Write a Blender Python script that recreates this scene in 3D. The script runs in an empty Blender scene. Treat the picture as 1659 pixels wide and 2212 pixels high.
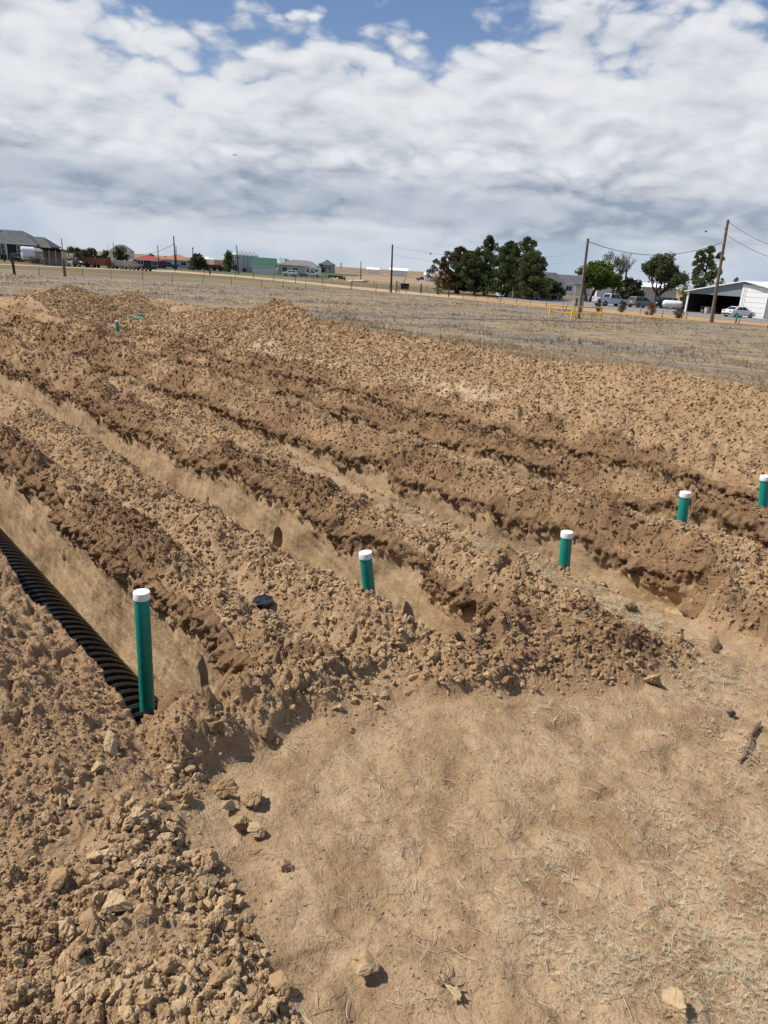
import bpy, bmesh, math, random, numpy as np
from mathutils import Vector, Matrix
R = math.radians
sc = bpy.context.scene
C = sc.collection
random.seed(7)
rng = np.random.default_rng(11)

# ------------------------------------------------------------------ camera
F_PX, PITCH, ROLL, CAM_H = 1534.0, R(18.8), R(3.6), 2.4     # focal length in pixels of a 1659 x 2212 frame
cam_d = bpy.data.cameras.new('camera'); cam = bpy.data.objects.new('camera', cam_d); C.objects.link(cam)
cam_d.sensor_fit = 'VERTICAL'; cam_d.sensor_height = 24.0; cam_d.lens = 24.0 * F_PX / 2212.0
cam_d.clip_start = 0.05; cam_d.clip_end = 20000
cam.matrix_world = Matrix.Translation((0, 0, CAM_H)) @ Matrix.Rotation(math.pi / 2 - PITCH, 4, 'X') @ Matrix.Rotation(ROLL, 4, 'Z')
sc.camera = cam

# ------------------------------------------------------------------ light
SUN_AZ, SUN_EL = math.atan2(-0.99, 0.10), R(52)      # azimuth measured from +Y towards +X
sun_dir = Vector((math.sin(SUN_AZ) * math.cos(SUN_EL), math.cos(SUN_AZ) * math.cos(SUN_EL), math.sin(SUN_EL)))
sd = bpy.data.lights.new('sun', 'SUN'); sd.energy = 5.0; sd.angle = R(0.53); sd.color = (1.0, 0.955, 0.88)
so = bpy.data.objects.new('sun', sd); C.objects.link(so); so.rotation_euler = sun_dir.to_track_quat('Z', 'Y').to_euler()

sc.cycles.max_bounces = 5; sc.cycles.diffuse_bounces = 2; sc.cycles.glossy_bounces = 2; sc.cycles.transmission_bounces = 2
sc.view_settings.view_transform = 'Standard'; sc.view_settings.look = 'None'
sc.view_settings.exposure = 0.18; sc.view_settings.gamma = 1.0; sc.view_settings.use_curve_mapping = False

class NT:
    """short way to write node trees"""
    def __init__(s, tree): s.t = tree; s.n = tree.nodes; s.l = tree.links
    def node(s, typ, ins=None, **kw):
        nd = s.n.new(typ)
        for k, v in kw.items(): setattr(nd, k, v)
        for k, v in (ins or {}).items(): s.set(nd.inputs[k], v)
        return nd
    def set(s, sock, v):
        if isinstance(v, bpy.types.NodeSocket): s.l.new(v, sock)
        elif isinstance(v, bpy.types.Node): s.l.new(v.outputs[0], sock)
        else:
            if sock.type == 'RGBA' and isinstance(v, (tuple, list)) and len(v) == 3: v = (*v, 1)
            sock.default_value = v
    def m(s, op, a, b=0.0, c=0.0, clamp=False):
        nd = s.n.new('ShaderNodeMath'); nd.operation = op; nd.use_clamp = clamp
        for i, v in enumerate((a, b, c)): s.set(nd.inputs[i], v)
        return nd.outputs[0]
    def vm(s, op, a, b=(0, 0, 0)):
        nd = s.n.new('ShaderNodeVectorMath'); nd.operation = op
        s.set(nd.inputs[0], a)
        if op == 'SCALE': s.set(nd.inputs[3], b)
        else: s.set(nd.inputs[1], b)
        return nd.outputs[0]
    def mix(s, f, a, b, mode='MIX'):
        nd = s.n.new('ShaderNodeMix'); nd.data_type = 'RGBA'; nd.blend_type = mode; nd.clamp_factor = True
        s.set(nd.inputs['Factor'], f); s.set(nd.inputs[6], a); s.set(nd.inputs[7], b)
        return nd.outputs[2]
    def noise(s, vec, scale, detail=6, rough=0.55, dist=0.0):
        nd = s.node('ShaderNodeTexNoise', {'Scale': scale, 'Detail': detail, 'Roughness': rough, 'Distortion': dist})
        if vec is not None: s.set(nd.inputs['Vector'], vec)
        return nd.outputs['Fac']
    def ramp(s, fac, lo, hi, a=0.0, b=1.0):
        nd = s.node('ShaderNodeMapRange', {'Value': fac, 'From Min': lo, 'From Max': hi, 'To Min': a, 'To Max': b}, interpolation_type='SMOOTHSTEP')
        return nd.outputs[0]

# ------------------------------------------------------------------ sky: blue air with a broken cumulus deck
wd = bpy.data.worlds.new('World'); sc.world = wd; wd.use_nodes = True
wd.node_tree.nodes.clear(); N = NT(wd.node_tree)
sky = N.node('ShaderNodeTexSky', sky_type='NISHITA', sun_disc=False, sun_elevation=SUN_EL, sun_rotation=SUN_AZ, altitude=1500.0, air_density=1.0, dust_density=0.6, ozone_density=1.0)
tc = N.node('ShaderNodeTexCoord')
D = N.vm('NORMALIZE', tc.outputs['Generated'])
sep = N.node('ShaderNodeSeparateXYZ', {0: D})
el = N.m('MULTIPLY', N.m('ARCSINE', sep.outputs[2]), 57.2958)            # elevation in degrees
def cloudvec(off, kz=10.5):
    return N.vm('ADD', N.vm('MULTIPLY', D, (5.0, 5.0, kz)), off)
OFF = (3.1, 1.7, 8.3)
warp = N.node('ShaderNodeTexNoise', {'Vector': cloudvec(OFF), 'Scale': 1.7, 'Detail': 4.0})
wv = N.vm('SCALE', N.vm('SUBTRACT', warp.outputs['Color'], (0.5, 0.5, 0.5)), 0.45)
v0 = N.vm('ADD', cloudvec(OFF), wv)
v1 = N.vm('ADD', v0, (sun_dir.x * 0.07, sun_dir.y * 0.07, 0.13))
big = N.noise(cloudvec((4.4, 14.1, 9.6), 9.0), 0.50, 2, 0.5)
def puffs(v, scale):
    nd = N.node('ShaderNodeTexVoronoi', {'Vector': v, 'Scale': scale, 'Detail': 0.0}, feature='F1')
    return N.m('SUBTRACT', 1.0, nd.outputs['Distance'])
def dens(v):
    a = N.noise(v, 1.15, 6.5, 0.60, 0.0)
    p = N.m('ADD', N.m('MULTIPLY', puffs(v, 2.6), 0.60), N.m('MULTIPLY', puffs(v, 6.2), 0.40))
    return N.m('ADD', N.m('MULTIPLY', a, 0.66), N.m('MULTIPLY', p, 0.34))
n0, n1 = dens(v0), dens(v1)
cover = N.m('ADD', N.ramp(el, 9.5, 18.0, 0.34, 0.0), N.ramp(el, 20.0, 60.0, 0.0, -0.03))
cov = N.m('ADD', N.m('ADD', n0, cover), N.m('MULTIPLY', N.m('SUBTRACT', big, 0.5), 0.80))
alpha = N.ramp(cov, 0.49, 0.62)
lit = N.m('ADD', N.m('MULTIPLY', N.m('SUBTRACT', n0, n1), 3.2), N.m('ADD', N.m('MULTIPLY', N.m('SUBTRACT', n0, 0.5), 1.4), 0.48), clamp=True)     # tops catch the sun, undersides do not
thick = N.ramp(N.noise(cloudvec((0.4, 7.7, 2.2), 17.0), 0.95, 5, 0.60), 0.36, 0.64)
base = N.ramp(el, 3.6, 11.5, 1.0, 0.0)                                     # low decks are seen from beneath
dark = N.m('MULTIPLY', N.m('ADD', N.m('MULTIPLY', base, 0.50), 0.38), N.m('SUBTRACT', 1.08, lit), clamp=True)
dark = N.m('MULTIPLY', dark, N.m('ADD', N.m('MULTIPLY', thick, 1.15), 0.42), clamp=True)
cl = N.mix(dark, (0.90, 0.92, 0.955), (0.35, 0.41, 0.51))
# rain haze far off below the deck
band_n = N.m('MULTIPLY', N.m('SUBTRACT', N.noise(N.vm('MULTIPLY', D, (4, 4, 40)), 1.0, 4, 0.55), 0.5), 3.4)
eb = N.m('ADD', el, band_n)
under = N.m('MULTIPLY', N.ramp(eb, 2.4, 3.9), N.ramp(eb, 7.5, 4.6))
cl = N.mix(N.m('MULTIPLY', under, 0.5), cl, (0.33, 0.41, 0.54))
hz = N.ramp(eb, 1.6, 4.0, 1.0, 0.0)
hcol = N.mix(N.ramp(N.noise(N.vm('MULTIPLY', D, (5, 5, 7)), 1.3, 4, 0.5), 0.3, 0.7), (0.47, 0.58, 0.72), (0.72, 0.77, 0.84))
air = N.mix(N.ramp(el, 4.0, 24.0), (0.36, 0.50, 0.74), (0.118, 0.245, 0.53))
skyc = N.mix(0.72, N.vm('SCALE', sky.outputs[0], 0.10), air)
col = N.mix(alpha, skyc, cl)
col = N.mix(hz, col, hcol)
wd.cycles.sampling_method = 'MANUAL'; wd.cycles.sample_map_resolution = 512
bg = N.node('ShaderNodeBackground', {'Color': N.vm('SCALE', col, 10.0), 'Strength': 0.080})
N.l.new(bg.outputs[0], N.node('ShaderNodeOutputWorld').inputs[0])

# ------------------------------------------------------------------ helpers
def P(px, py, z=0.0):
    """a point of the ground (height z) from where it shows in the photograph, at 1659 x 2212"""
    x = (px - 829.5) / F_PX; y = -(py - 1106) / F_PX
    X = x * math.cos(ROLL) - y * math.sin(ROLL); Y = x * math.sin(ROLL) + y * math.cos(ROLL)
    fw = math.cos(PITCH) + Y * math.sin(PITCH); up = Y * math.cos(PITCH) - math.sin(PITCH)
    t = (z - CAM_H) / up
    return Vector((X * t, fw * t, z))
def Pd(px, py, d):
    """a point at forward distance d"""
    x = (px - 829.5) / F_PX; y = -(py - 1106) / F_PX
    X = x * math.cos(ROLL) - y * math.sin(ROLL); Y = x * math.sin(ROLL) + y * math.cos(ROLL)
    fw = math.cos(PITCH) + Y * math.sin(PITCH); up = Y * math.cos(PITCH) - math.sin(PITCH)
    return Vector((X * d / fw, d, CAM_H + up * d / fw))

def tag(o, label=None, cat=None, group=None, kind=None):
    for k, v in (('label', label), ('category', cat), ('group', group), ('kind', kind)):
        if v: o[k] = v
    return o
def link(name, mesh, mat=None, parent=None):
    if mat is not None and not mesh.materials: mesh.materials.append(mat)
    o = bpy.data.objects.new(name, mesh); C.objects.link(o)
    if parent is not None: o.parent = parent
    return o
def empty(name, loc=(0, 0, 0), rz=0.0):
    o = bpy.data.objects.new(name, None); C.objects.link(o); o.location = loc; o.rotation_euler = (0, 0, rz); o.empty_display_size = 0.2
    return o
def np_mesh(name, V, Fq, smooth=True):
    V = np.asarray(V, np.float32); Fq = np.asarray(Fq, np.int32)
    me = bpy.data.meshes.new(name); k = Fq.shape[1]
    me.vertices.add(len(V)); me.vertices.foreach_set('co', V.ravel())
    me.loops.add(Fq.size); me.loops.foreach_set('vertex_index', Fq.ravel())
    me.polygons.add(len(Fq)); me.polygons.foreach_set('loop_start', np.arange(0, Fq.size, k, dtype=np.int32))
    me.polygons.foreach_set('loop_total', np.full(len(Fq), k, np.int32))
    me.polygons.foreach_set('use_smooth', np.full(len(Fq), smooth, bool))
    me.update(calc_edges=True)
    return me
def attr(me, name, data, typ='FLOAT'):
    a = me.attributes.new(name, typ, 'POINT')
    a.data.foreach_set('vector' if typ == 'FLOAT_VECTOR' else 'value', np.ascontiguousarray(data).ravel())

class MB:
    """collects simple solids; build() links them as one mesh object"""
    def __init__(s): s.v = []; s.f = []
    def add(s, vs, fs):
        b = len(s.v); s.v += [tuple(v) for v in vs]; s.f += [tuple(b + i for i in f) for f in fs]; return s
    def box(s, x0, x1, y0, y1, z0, z1):
        return s.add([(x0, y0, z0), (x1, y0, z0), (x1, y1, z0), (x0, y1, z0), (x0, y0, z1), (x1, y0, z1), (x1, y1, z1), (x0, y1, z1)],
                     [(0, 3, 2, 1), (4, 5, 6, 7), (0, 1, 5, 4), (1, 2, 6, 5), (2, 3, 7, 6), (3, 0, 4, 7)])
    def prism(s, poly, y0, y1):
        """polygon in x,z pushed from y0 to y1"""
        n = len(poly)
        return s.add([(x, y0, z) for x, z in poly] + [(x, y1, z) for x, z in poly],
                     [tuple(range(n)), tuple(range(2 * n - 1, n - 1, -1))] + [(i, n + i, n + (i + 1) % n, (i + 1) % n) for i in range(n)])
    def tube(s, pts, r, n=8, caps=True):
        pts = [Vector(p) for p in pts]; rs = r if isinstance(r, (list, tuple)) else [r] * len(pts)
        b = len(s.v)
        for i, p in enumerate(pts):
            t = (pts[min(i + 1, len(pts) - 1)] - pts[max(i - 1, 0)]).normalized()
            a = t.orthogonal().normalized() if abs(t.z) < 0.99 else Vector((1, 0, 0)); 
            if abs(t.z) < 0.99: a = t.cross(Vector((0, 0, 1))).normalized()
            c = t.cross(a)
            for k in range(n):
                an = 2 * math.pi * k / n; s.v.append(tuple(p + (a * math.cos(an) + c * math.sin(an)) * rs[i]))
        for i in range(len(pts) - 1):
            for k in range(n):
                s.f.append((b + i * n + k, b + i * n + (k + 1) % n, b + (i + 1) * n + (k + 1) % n, b + (i + 1) * n + k))
        if caps:
            s.f.append(tuple(b + k for k in range(n))[::-1]); s.f.append(tuple(b + (len(pts) - 1) * n + k for k in range(n)))
        return s
    def lathe(s, prof, n=24, cx=0, cy=0):
        """profile of (r,z), closed round the z axis at cx, cy"""
        b = len(s.v)
        for r, z in prof:
            for k in range(n):
                an = 2 * math.pi * k / n; s.v.append((cx + r * math.cos(an), cy + r * math.sin(an), z))
        for i in range(len(prof) - 1):
            for k in range(n):
                s.f.append((b + i * n + k, b + i * n + (k + 1) % n, b + (i + 1) * n + (k + 1) % n, b + (i + 1) * n + k))
        s.f.append(tuple(b + k for k in range(n))[::-1]); s.f.append(tuple(b + (len(prof) - 1) * n + k for k in range(n)))
        return s
    def xf(s, M):
        s.v = [tuple(M @ Vector(v)) for v in s.v]; return s
    def mesh(s, name, smooth=False, bevel=0.0):
        me = bpy.data.meshes.new(name); me.from_pydata(s.v, [], s.f)
        bm = bmesh.new(); bm.from_mesh(me)
        bmesh.ops.recalc_face_normals(bm, faces=bm.faces)
        if bevel: bmesh.ops.bevel(bm, geom=[e for e in bm.edges if e.is_manifold and e.calc_face_angle(0) > 0.5], offset=bevel, segments=2, affect='EDGES', clamp_overlap=True)
        if smooth:
            for f in bm.faces: f.smooth = True
        bm.to_mesh(me); bm.free()
        if smooth: me.set_sharp_from_angle(angle=R(40))
        me.update(); return me
    def build(s, name, mat, parent=None, smooth=False, bevel=0.0):
        return link(name, s.mesh(name, smooth, bevel), mat, parent)

# ------------------------------------------------------------------ numpy noise
def _h(ix, iy, seed):
    h = (ix.astype(np.int64) * 374761393 + iy.astype(np.int64) * 668265263 + seed * 1442695041) & 0xFFFFFFFF
    h = ((h ^ (h >> 13)) * 1274126177) & 0xFFFFFFFF
    h = ((h ^ (h >> 16)) * 2246822519) & 0xFFFFFFFF
    return ((h ^ (h >> 15)) & 0xFFFFFF).astype(np.float32) / 16777216.0
def perlin(x, y, seed=0):
    ix = np.floor(x); iy = np.floor(y); fx = (x - ix).astype(np.float32); fy = (y - iy).astype(np.float32)
    u = fx * fx * fx * (fx * (fx * 6 - 15) + 10); v = fy * fy * fy * (fy * (fy * 6 - 15) + 10)
    out = 0
    for dx, wx in ((0, 1 - u), (1, u)):
        for dy, wy in ((0, 1 - v), (1, v)):
            a = _h(ix + dx, iy + dy, seed) * 6.2831853
            out = out + wx * wy * (np.cos(a) * (fx - dx) + np.sin(a) * (fy - dy))
    return out * 1.5
def fbm(x, y, scale, octv=4, seed=0, gain=0.5):
    o = 0; a = 1.0; f = scale
    for i in range(octv):
        o = o + a * perlin(x * f + 17.3 * i, y * f - 9.1 * i, seed + i); a *= gain; f *= 2.03
    return o
def domes(x, y, cell, prob, seed, pw=2.0):
    """lumps strewn on a jittered grid: height (0..1 of cell) of the tallest lump over each point"""
    gx = x / cell; gy = y / cell; ix = np.floor(gx); iy = np.floor(gy); out = np.zeros_like(gx, dtype=np.float32)
    for dx in (-1, 0, 1):
        for dy in (-1, 0, 1):
            jx = ix + dx; jy = iy + dy
            cx = jx + _h(jx, jy, seed); cy = jy + _h(jx, jy, seed + 1)
            r = 0.22 + 0.48 * _h(jx, jy, seed + 2) ** 2
            on = _h(jx, jy, seed + 3) < prob
            a = _h(jx, jy, seed + 4) * 3.14; ca, sa = np.cos(a), np.sin(a); e = 0.65 + 0.35 * _h(jx, jy, seed + 5)
            ddx = (gx - cx); ddy = (gy - cy); px = (ddx * ca + ddy * sa) / r; py = (ddy * ca - ddx * sa) / (r * e)
            d = np.abs(px) ** 2.6 + np.abs(py) ** 2.6
            tilt = 1 + 0.45 * (px * np.cos(a * 3) + py * np.sin(a * 3))
            hgt = np.where(on, r * np.clip(1 - d, 0, 1) ** (1 / pw) * tilt * (0.6 + 0.5 * _h(jx, jy, seed + 6)), 0)
            out = np.maximum(out, hgt)
    return out
def sst(a, b, x):
    t = np.clip((x - a) / (b - a), 0, 1); return t * t * (3 - 2 * t)
def bump(x, c, w):
    return np.clip(1 - ((x - c) / w) ** 2, 0, 1) ** 1.5

# ------------------------------------------------------------------ soil and field materials
def principled(N, col, rough=0.9, spec=0.2, **kw):
    b = N.node('ShaderNodeBsdfPrincipled', {'Base Color': col, 'Roughness': rough, 'Specular IOR Level': spec})
    for k, v in kw.items(): N.set(b.inputs[k.replace('_', ' ')], v)
    o = N.node('ShaderNodeOutputMaterial'); N.l.new(b.outputs[0], o.inputs[0]); return b
def new_mat(name):
    m = bpy.data.materials.new(name); m.use_nodes = True; m.node_tree.nodes.clear(); return m, NT(m.node_tree)
def bumpn(N, h, strength, dist, prev=None):
    b = N.node('ShaderNodeBump', {'Height': h, 'Strength': strength, 'Distance': dist})
    if prev is not None: N.l.new(prev, b.inputs['Normal'])
    return b.outputs[0]

def ground_material():
    m, N = new_mat('ground_soil_and_grass')
    pos = N.node('ShaderNodeNewGeometry').outputs['Position']
    A = lambda n: N.node('ShaderNodeAttribute', attribute_name=n).outputs['Fac']
    dig, dark, pale, dust, wall = A('dig'), A('dark'), A('pale'), A('dust'), A('wall')
    n_big = N.noise(pos, 0.9, 5, 0.6); n_mid = N.noise(pos, 6.0, 4, 0.65); n_fine = N.noise(pos, 48.0, 4, 0.72); n_grit = N.noise(pos, 260.0, 2, 0.6)
    tan = N.mix(N.ramp(n_mid, 0.3, 0.7), (0.285, 0.180, 0.096), (0.398, 0.267, 0.154))
    tan = N.mix(N.ramp(n_big, 0.42, 0.68), tan, (0.326, 0.202, 0.110))
    dk = N.mix(N.ramp(n_mid, 0.3, 0.7), (0.172, 0.101, 0.053), (0.268, 0.166, 0.091))
    dmask = N.ramp(N.m('ADD', dark, N.m('MULTIPLY', N.m('SUBTRACT', n_mid, 0.5), 0.9)), 0.30, 0.72)
    soil = N.mix(dmask, tan, dk)
    soil = N.mix(N.m('MULTIPLY', pale, N.ramp(n_mid, 0.25, 0.6)), soil, (0.50, 0.385, 0.25))
    n_d = N.noise(N.vm('MULTIPLY', pos, (1.6, 1.0, 1.0)), 2.4, 7, 0.70)
    dst = N.mix(N.ramp(n_d, 0.36, 0.66), (0.275, 0.177, 0.097), (0.435, 0.302, 0.182))
    soil = N.mix(dust, soil, dst)
    # scraped trench wall: grey buff with streaks left by the bucket teeth
    spw = N.node('ShaderNodeSeparateXYZ', {0: pos})
    along = N.m('SUBTRACT', N.m('MULTIPLY', spw.outputs[1], 0.742), N.m('MULTIPLY', spw.outputs[0], 0.67))
    arc = N.m('ADD', spw.outputs[2], N.m('MULTIPLY', N.noise(pos, 1.3, 2, 0.5), 0.45))
    sv = N.node('ShaderNodeCombineXYZ', {0: N.m('MULTIPLY', along, 1.3), 1: N.m('MULTIPLY', arc, 5.0), 2: 0.0}).outputs[0]
    n_st = N.noise(sv, 2.0, 7, 0.62)
    wc = N.mix(N.ramp(n_st, 0.34, 0.68), (0.335, 0.223, 0.126), (0.445, 0.318, 0.193))
    wc = N.mix(N.ramp(n_mid, 0.50, 0.72, 0.0, 0.45), wc, (0.235, 0.152, 0.082))
    soil = N.mix(N.m('MULTIPLY', wall, 0.9), soil, wc)
    soil = N.mix(N.ramp(n_fine, 0.45, 0.8, 0.0, 0.55), soil, N.vm('SCALE', soil, 0.62))
    soil = N.mix(N.ramp(n_fine, 0.62, 0.2, 0.30, 0.0), soil, N.vm('SCALE', soil, 1.25))
    # dry short-grass prairie
    g_big = N.noise(N.vm('MULTIPLY', pos, (0.6, 1.0, 1.0)), 0.13, 5, 0.6)
    g_mid = N.noise(N.vm('MULTIPLY', pos, (0.45, 1.0, 1.0)), 1.1, 7, 0.65)
    g = N.mix(N.ramp(g_mid, 0.35, 0.66), (0.175, 0.128, 0.084), (0.34, 0.262, 0.168))
    g = N.mix(N.ramp(g_big, 0.44, 0.60), g, N.mix(N.ramp(g_mid, 0.35, 0.65), (0.140, 0.117, 0.096), (0.25, 0.210, 0.165)))
    yy = N.node('ShaderNodeSeparateXYZ', {0: pos}).outputs[1]
    # farther off: worked fields in strips
    far = N.ramp(yy, 150.0, 240.0)
    st = N.node('ShaderNodeTexVoronoi', {'Vector': N.vm('MULTIPLY', pos, (0.0022, 0.0075, 0.0)), 'Scale': 1.0, 'Randomness': 1.0}, feature='F1', distance='MANHATTAN')
    stc = N.node('ShaderNodeValToRGB', {'Fac': N.node('ShaderNodeSeparateColor', {0: st.outputs['Color']}).outputs[0]})
    cr = stc.color_ramp; cr.interpolation = 'CONSTANT'
    cr.elements[0].position = 0.0; cr.elements[0].color = (0.23, 0.155, 0.10, 1)
    cr.elements[1].position = 0.82; cr.elements[1].color = (0.075, 0.098, 0.055, 1)
    for p_, c_ in ((0.25, (0.30, 0.215, 0.135, 1)), (0.46, (0.19, 0.135, 0.092, 1)), (0.62, (0.27, 0.19, 0.125, 1))):
        e = cr.elements.new(p_); e.color = c_
    nf = N.noise(N.vm('MULTIPLY', pos, (0.3, 1.0, 1.0)), 0.09, 6, 0.6)
    fc = N.mix(0.5, stc.outputs[0], N.vm('SCALE', stc.outputs[0], N.ramp(nf, 0.2, 0.8, 0.6, 1.35)))
    g = N.mix(N.m('MULTIPLY', N.ramp(N.m('ADD', yy, N.m('MULTIPLY', g_big, 40.0)), 118.0, 150.0), N.ramp(yy, 260.0, 200.0)), g, N.mix(g_mid, (0.115, 0.092, 0.053), (0.195, 0.150, 0.088)))
    g = N.mix(far, g, fc)
    dm = N.ramp(N.m('ADD', dig, N.m('MULTIPLY', N.m('SUBTRACT', n_mid, 0.5), 0.5)), 0.35, 0.65)
    col = N.mix(dm, g, soil)
    nb = bumpn(N, n_mid, 0.35, 0.05)
    nb = bumpn(N, n_fine, N.m('SUBTRACT', 0.85, N.m('MULTIPLY', wall, 0.6)), 0.020, nb); nb = bumpn(N, n_grit, 0.6, 0.004, nb)
    b = principled(N, col, 0.97, 0.08); N.l.new(nb, b.inputs['Normal'])
    return m
GROUND = ground_material()

# ------------------------------------------------------------------ the dig: trenches run along u, lie side by side along s
TS = (0.742, 0.670); TU = (-0.670, 0.742)
def su(x, y): return x * TS[0] + y * TS[1], x * TU[0] + y * TU[1]
def xy(s, u): return s * TS[0] + u * TU[0], s * TS[1] + u * TU[1]
#            s0    s1    near end  far end  floor
TRENCH = [(1.22, 2.00, 3.12, 60.0, -0.98), (3.17, 4.00, 2.75, 24.0, -0.95), (5.12, 5.88, 2.05, 23.5, -0.85),
          (6.95, 7.62, 1.90, 23.0, -0.8), (8.55, 9.25, 1.60, 24.2, -0.8)]
RIDGE_PX = [(415, 668), (500, 668), (545, 664), (575, 656), (605, 653), (640, 660), (675, 683), (700, 697), (760, 709), (850, 716), (1000, 746), (1100, 770), (1200, 781), (1300, 786), (1400, 792), (1540, 806), (1659, 842)]
def _ridge_fit():
    us, zs = [], []
    for px, py in RIDGE_PX:
        a = P(px, py, 0.0); s0, u0 = su(a.x, a.y); k = 11.5 / s0        # the ray meets the crest line s = 11.5
        us.append(u0 * k); zs.append(CAM_H * (1 - k))
    o = np.argsort(us); return np.array(us)[o], np.array(zs)[o]
R_U, R_Z = _ridge_fit()

FIELD_Z = -0.95
def fall(x, y):
    """the land drops a little from the dig to the prairie and farmyards"""
    s, u = su(x, y)
    return FIELD_Z * np.maximum.reduce([sst(13.6, 36.0, s), sst(33.0, 46.0, u), sst(38.0, 47.0, np.hypot(x, y))])
HOLE = P(612, 1166, 0.0); _s, _u = su(HOLE.x, HOLE.y); HOLE_U, HOLE_Z = _u * 4.0 / _s, CAM_H * (1 - 4.0 / _s)
def rim(k, u):
    """where the far rim of trench k runs (its s at each u)"""
    u = np.asarray(u, np.float64); z = u * 0
    return TRENCH[k][1] + 0.050 * fbm(u, z + 3.1 * k, 0.55, 3, 230 + k, 0.55)
def rim0(k, u):
    u = np.asarray(u, np.float64); return TRENCH[k][0] + 0.05 * fbm(u, u * 0 + 7.7 * k, 0.9, 3, 200 + k)
END_R = 0.24
def trench_dist(k, s, u):
    s0, s1, u0, u1, fl = TRENCH[k]
    a = s - rim0(k, u); b = rim(k, np.maximum(u, u0 + END_R)) - s; c = u - u0; f = u1 - u
    m = np.minimum.reduce([a, b, c, f])
    qx = END_R - b; qy = END_R - c                           # round the far corner of the near end
    cor = (qx > 0) & (qy > 0)
    return np.where(cor, np.minimum(m, END_R - np.sqrt(np.maximum(qx, 0) ** 2 + np.maximum(qy, 0) ** 2)), m)
def trench_floor(k, u):
    s0, s1, u0, u1, fl = TRENCH[k]
    return fl + ((0.55 * (1 - sst(0.3, 1.6, u - u0)) + 0.2 * sst(7, 13, u)) if k else 0.0 * u)

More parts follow.
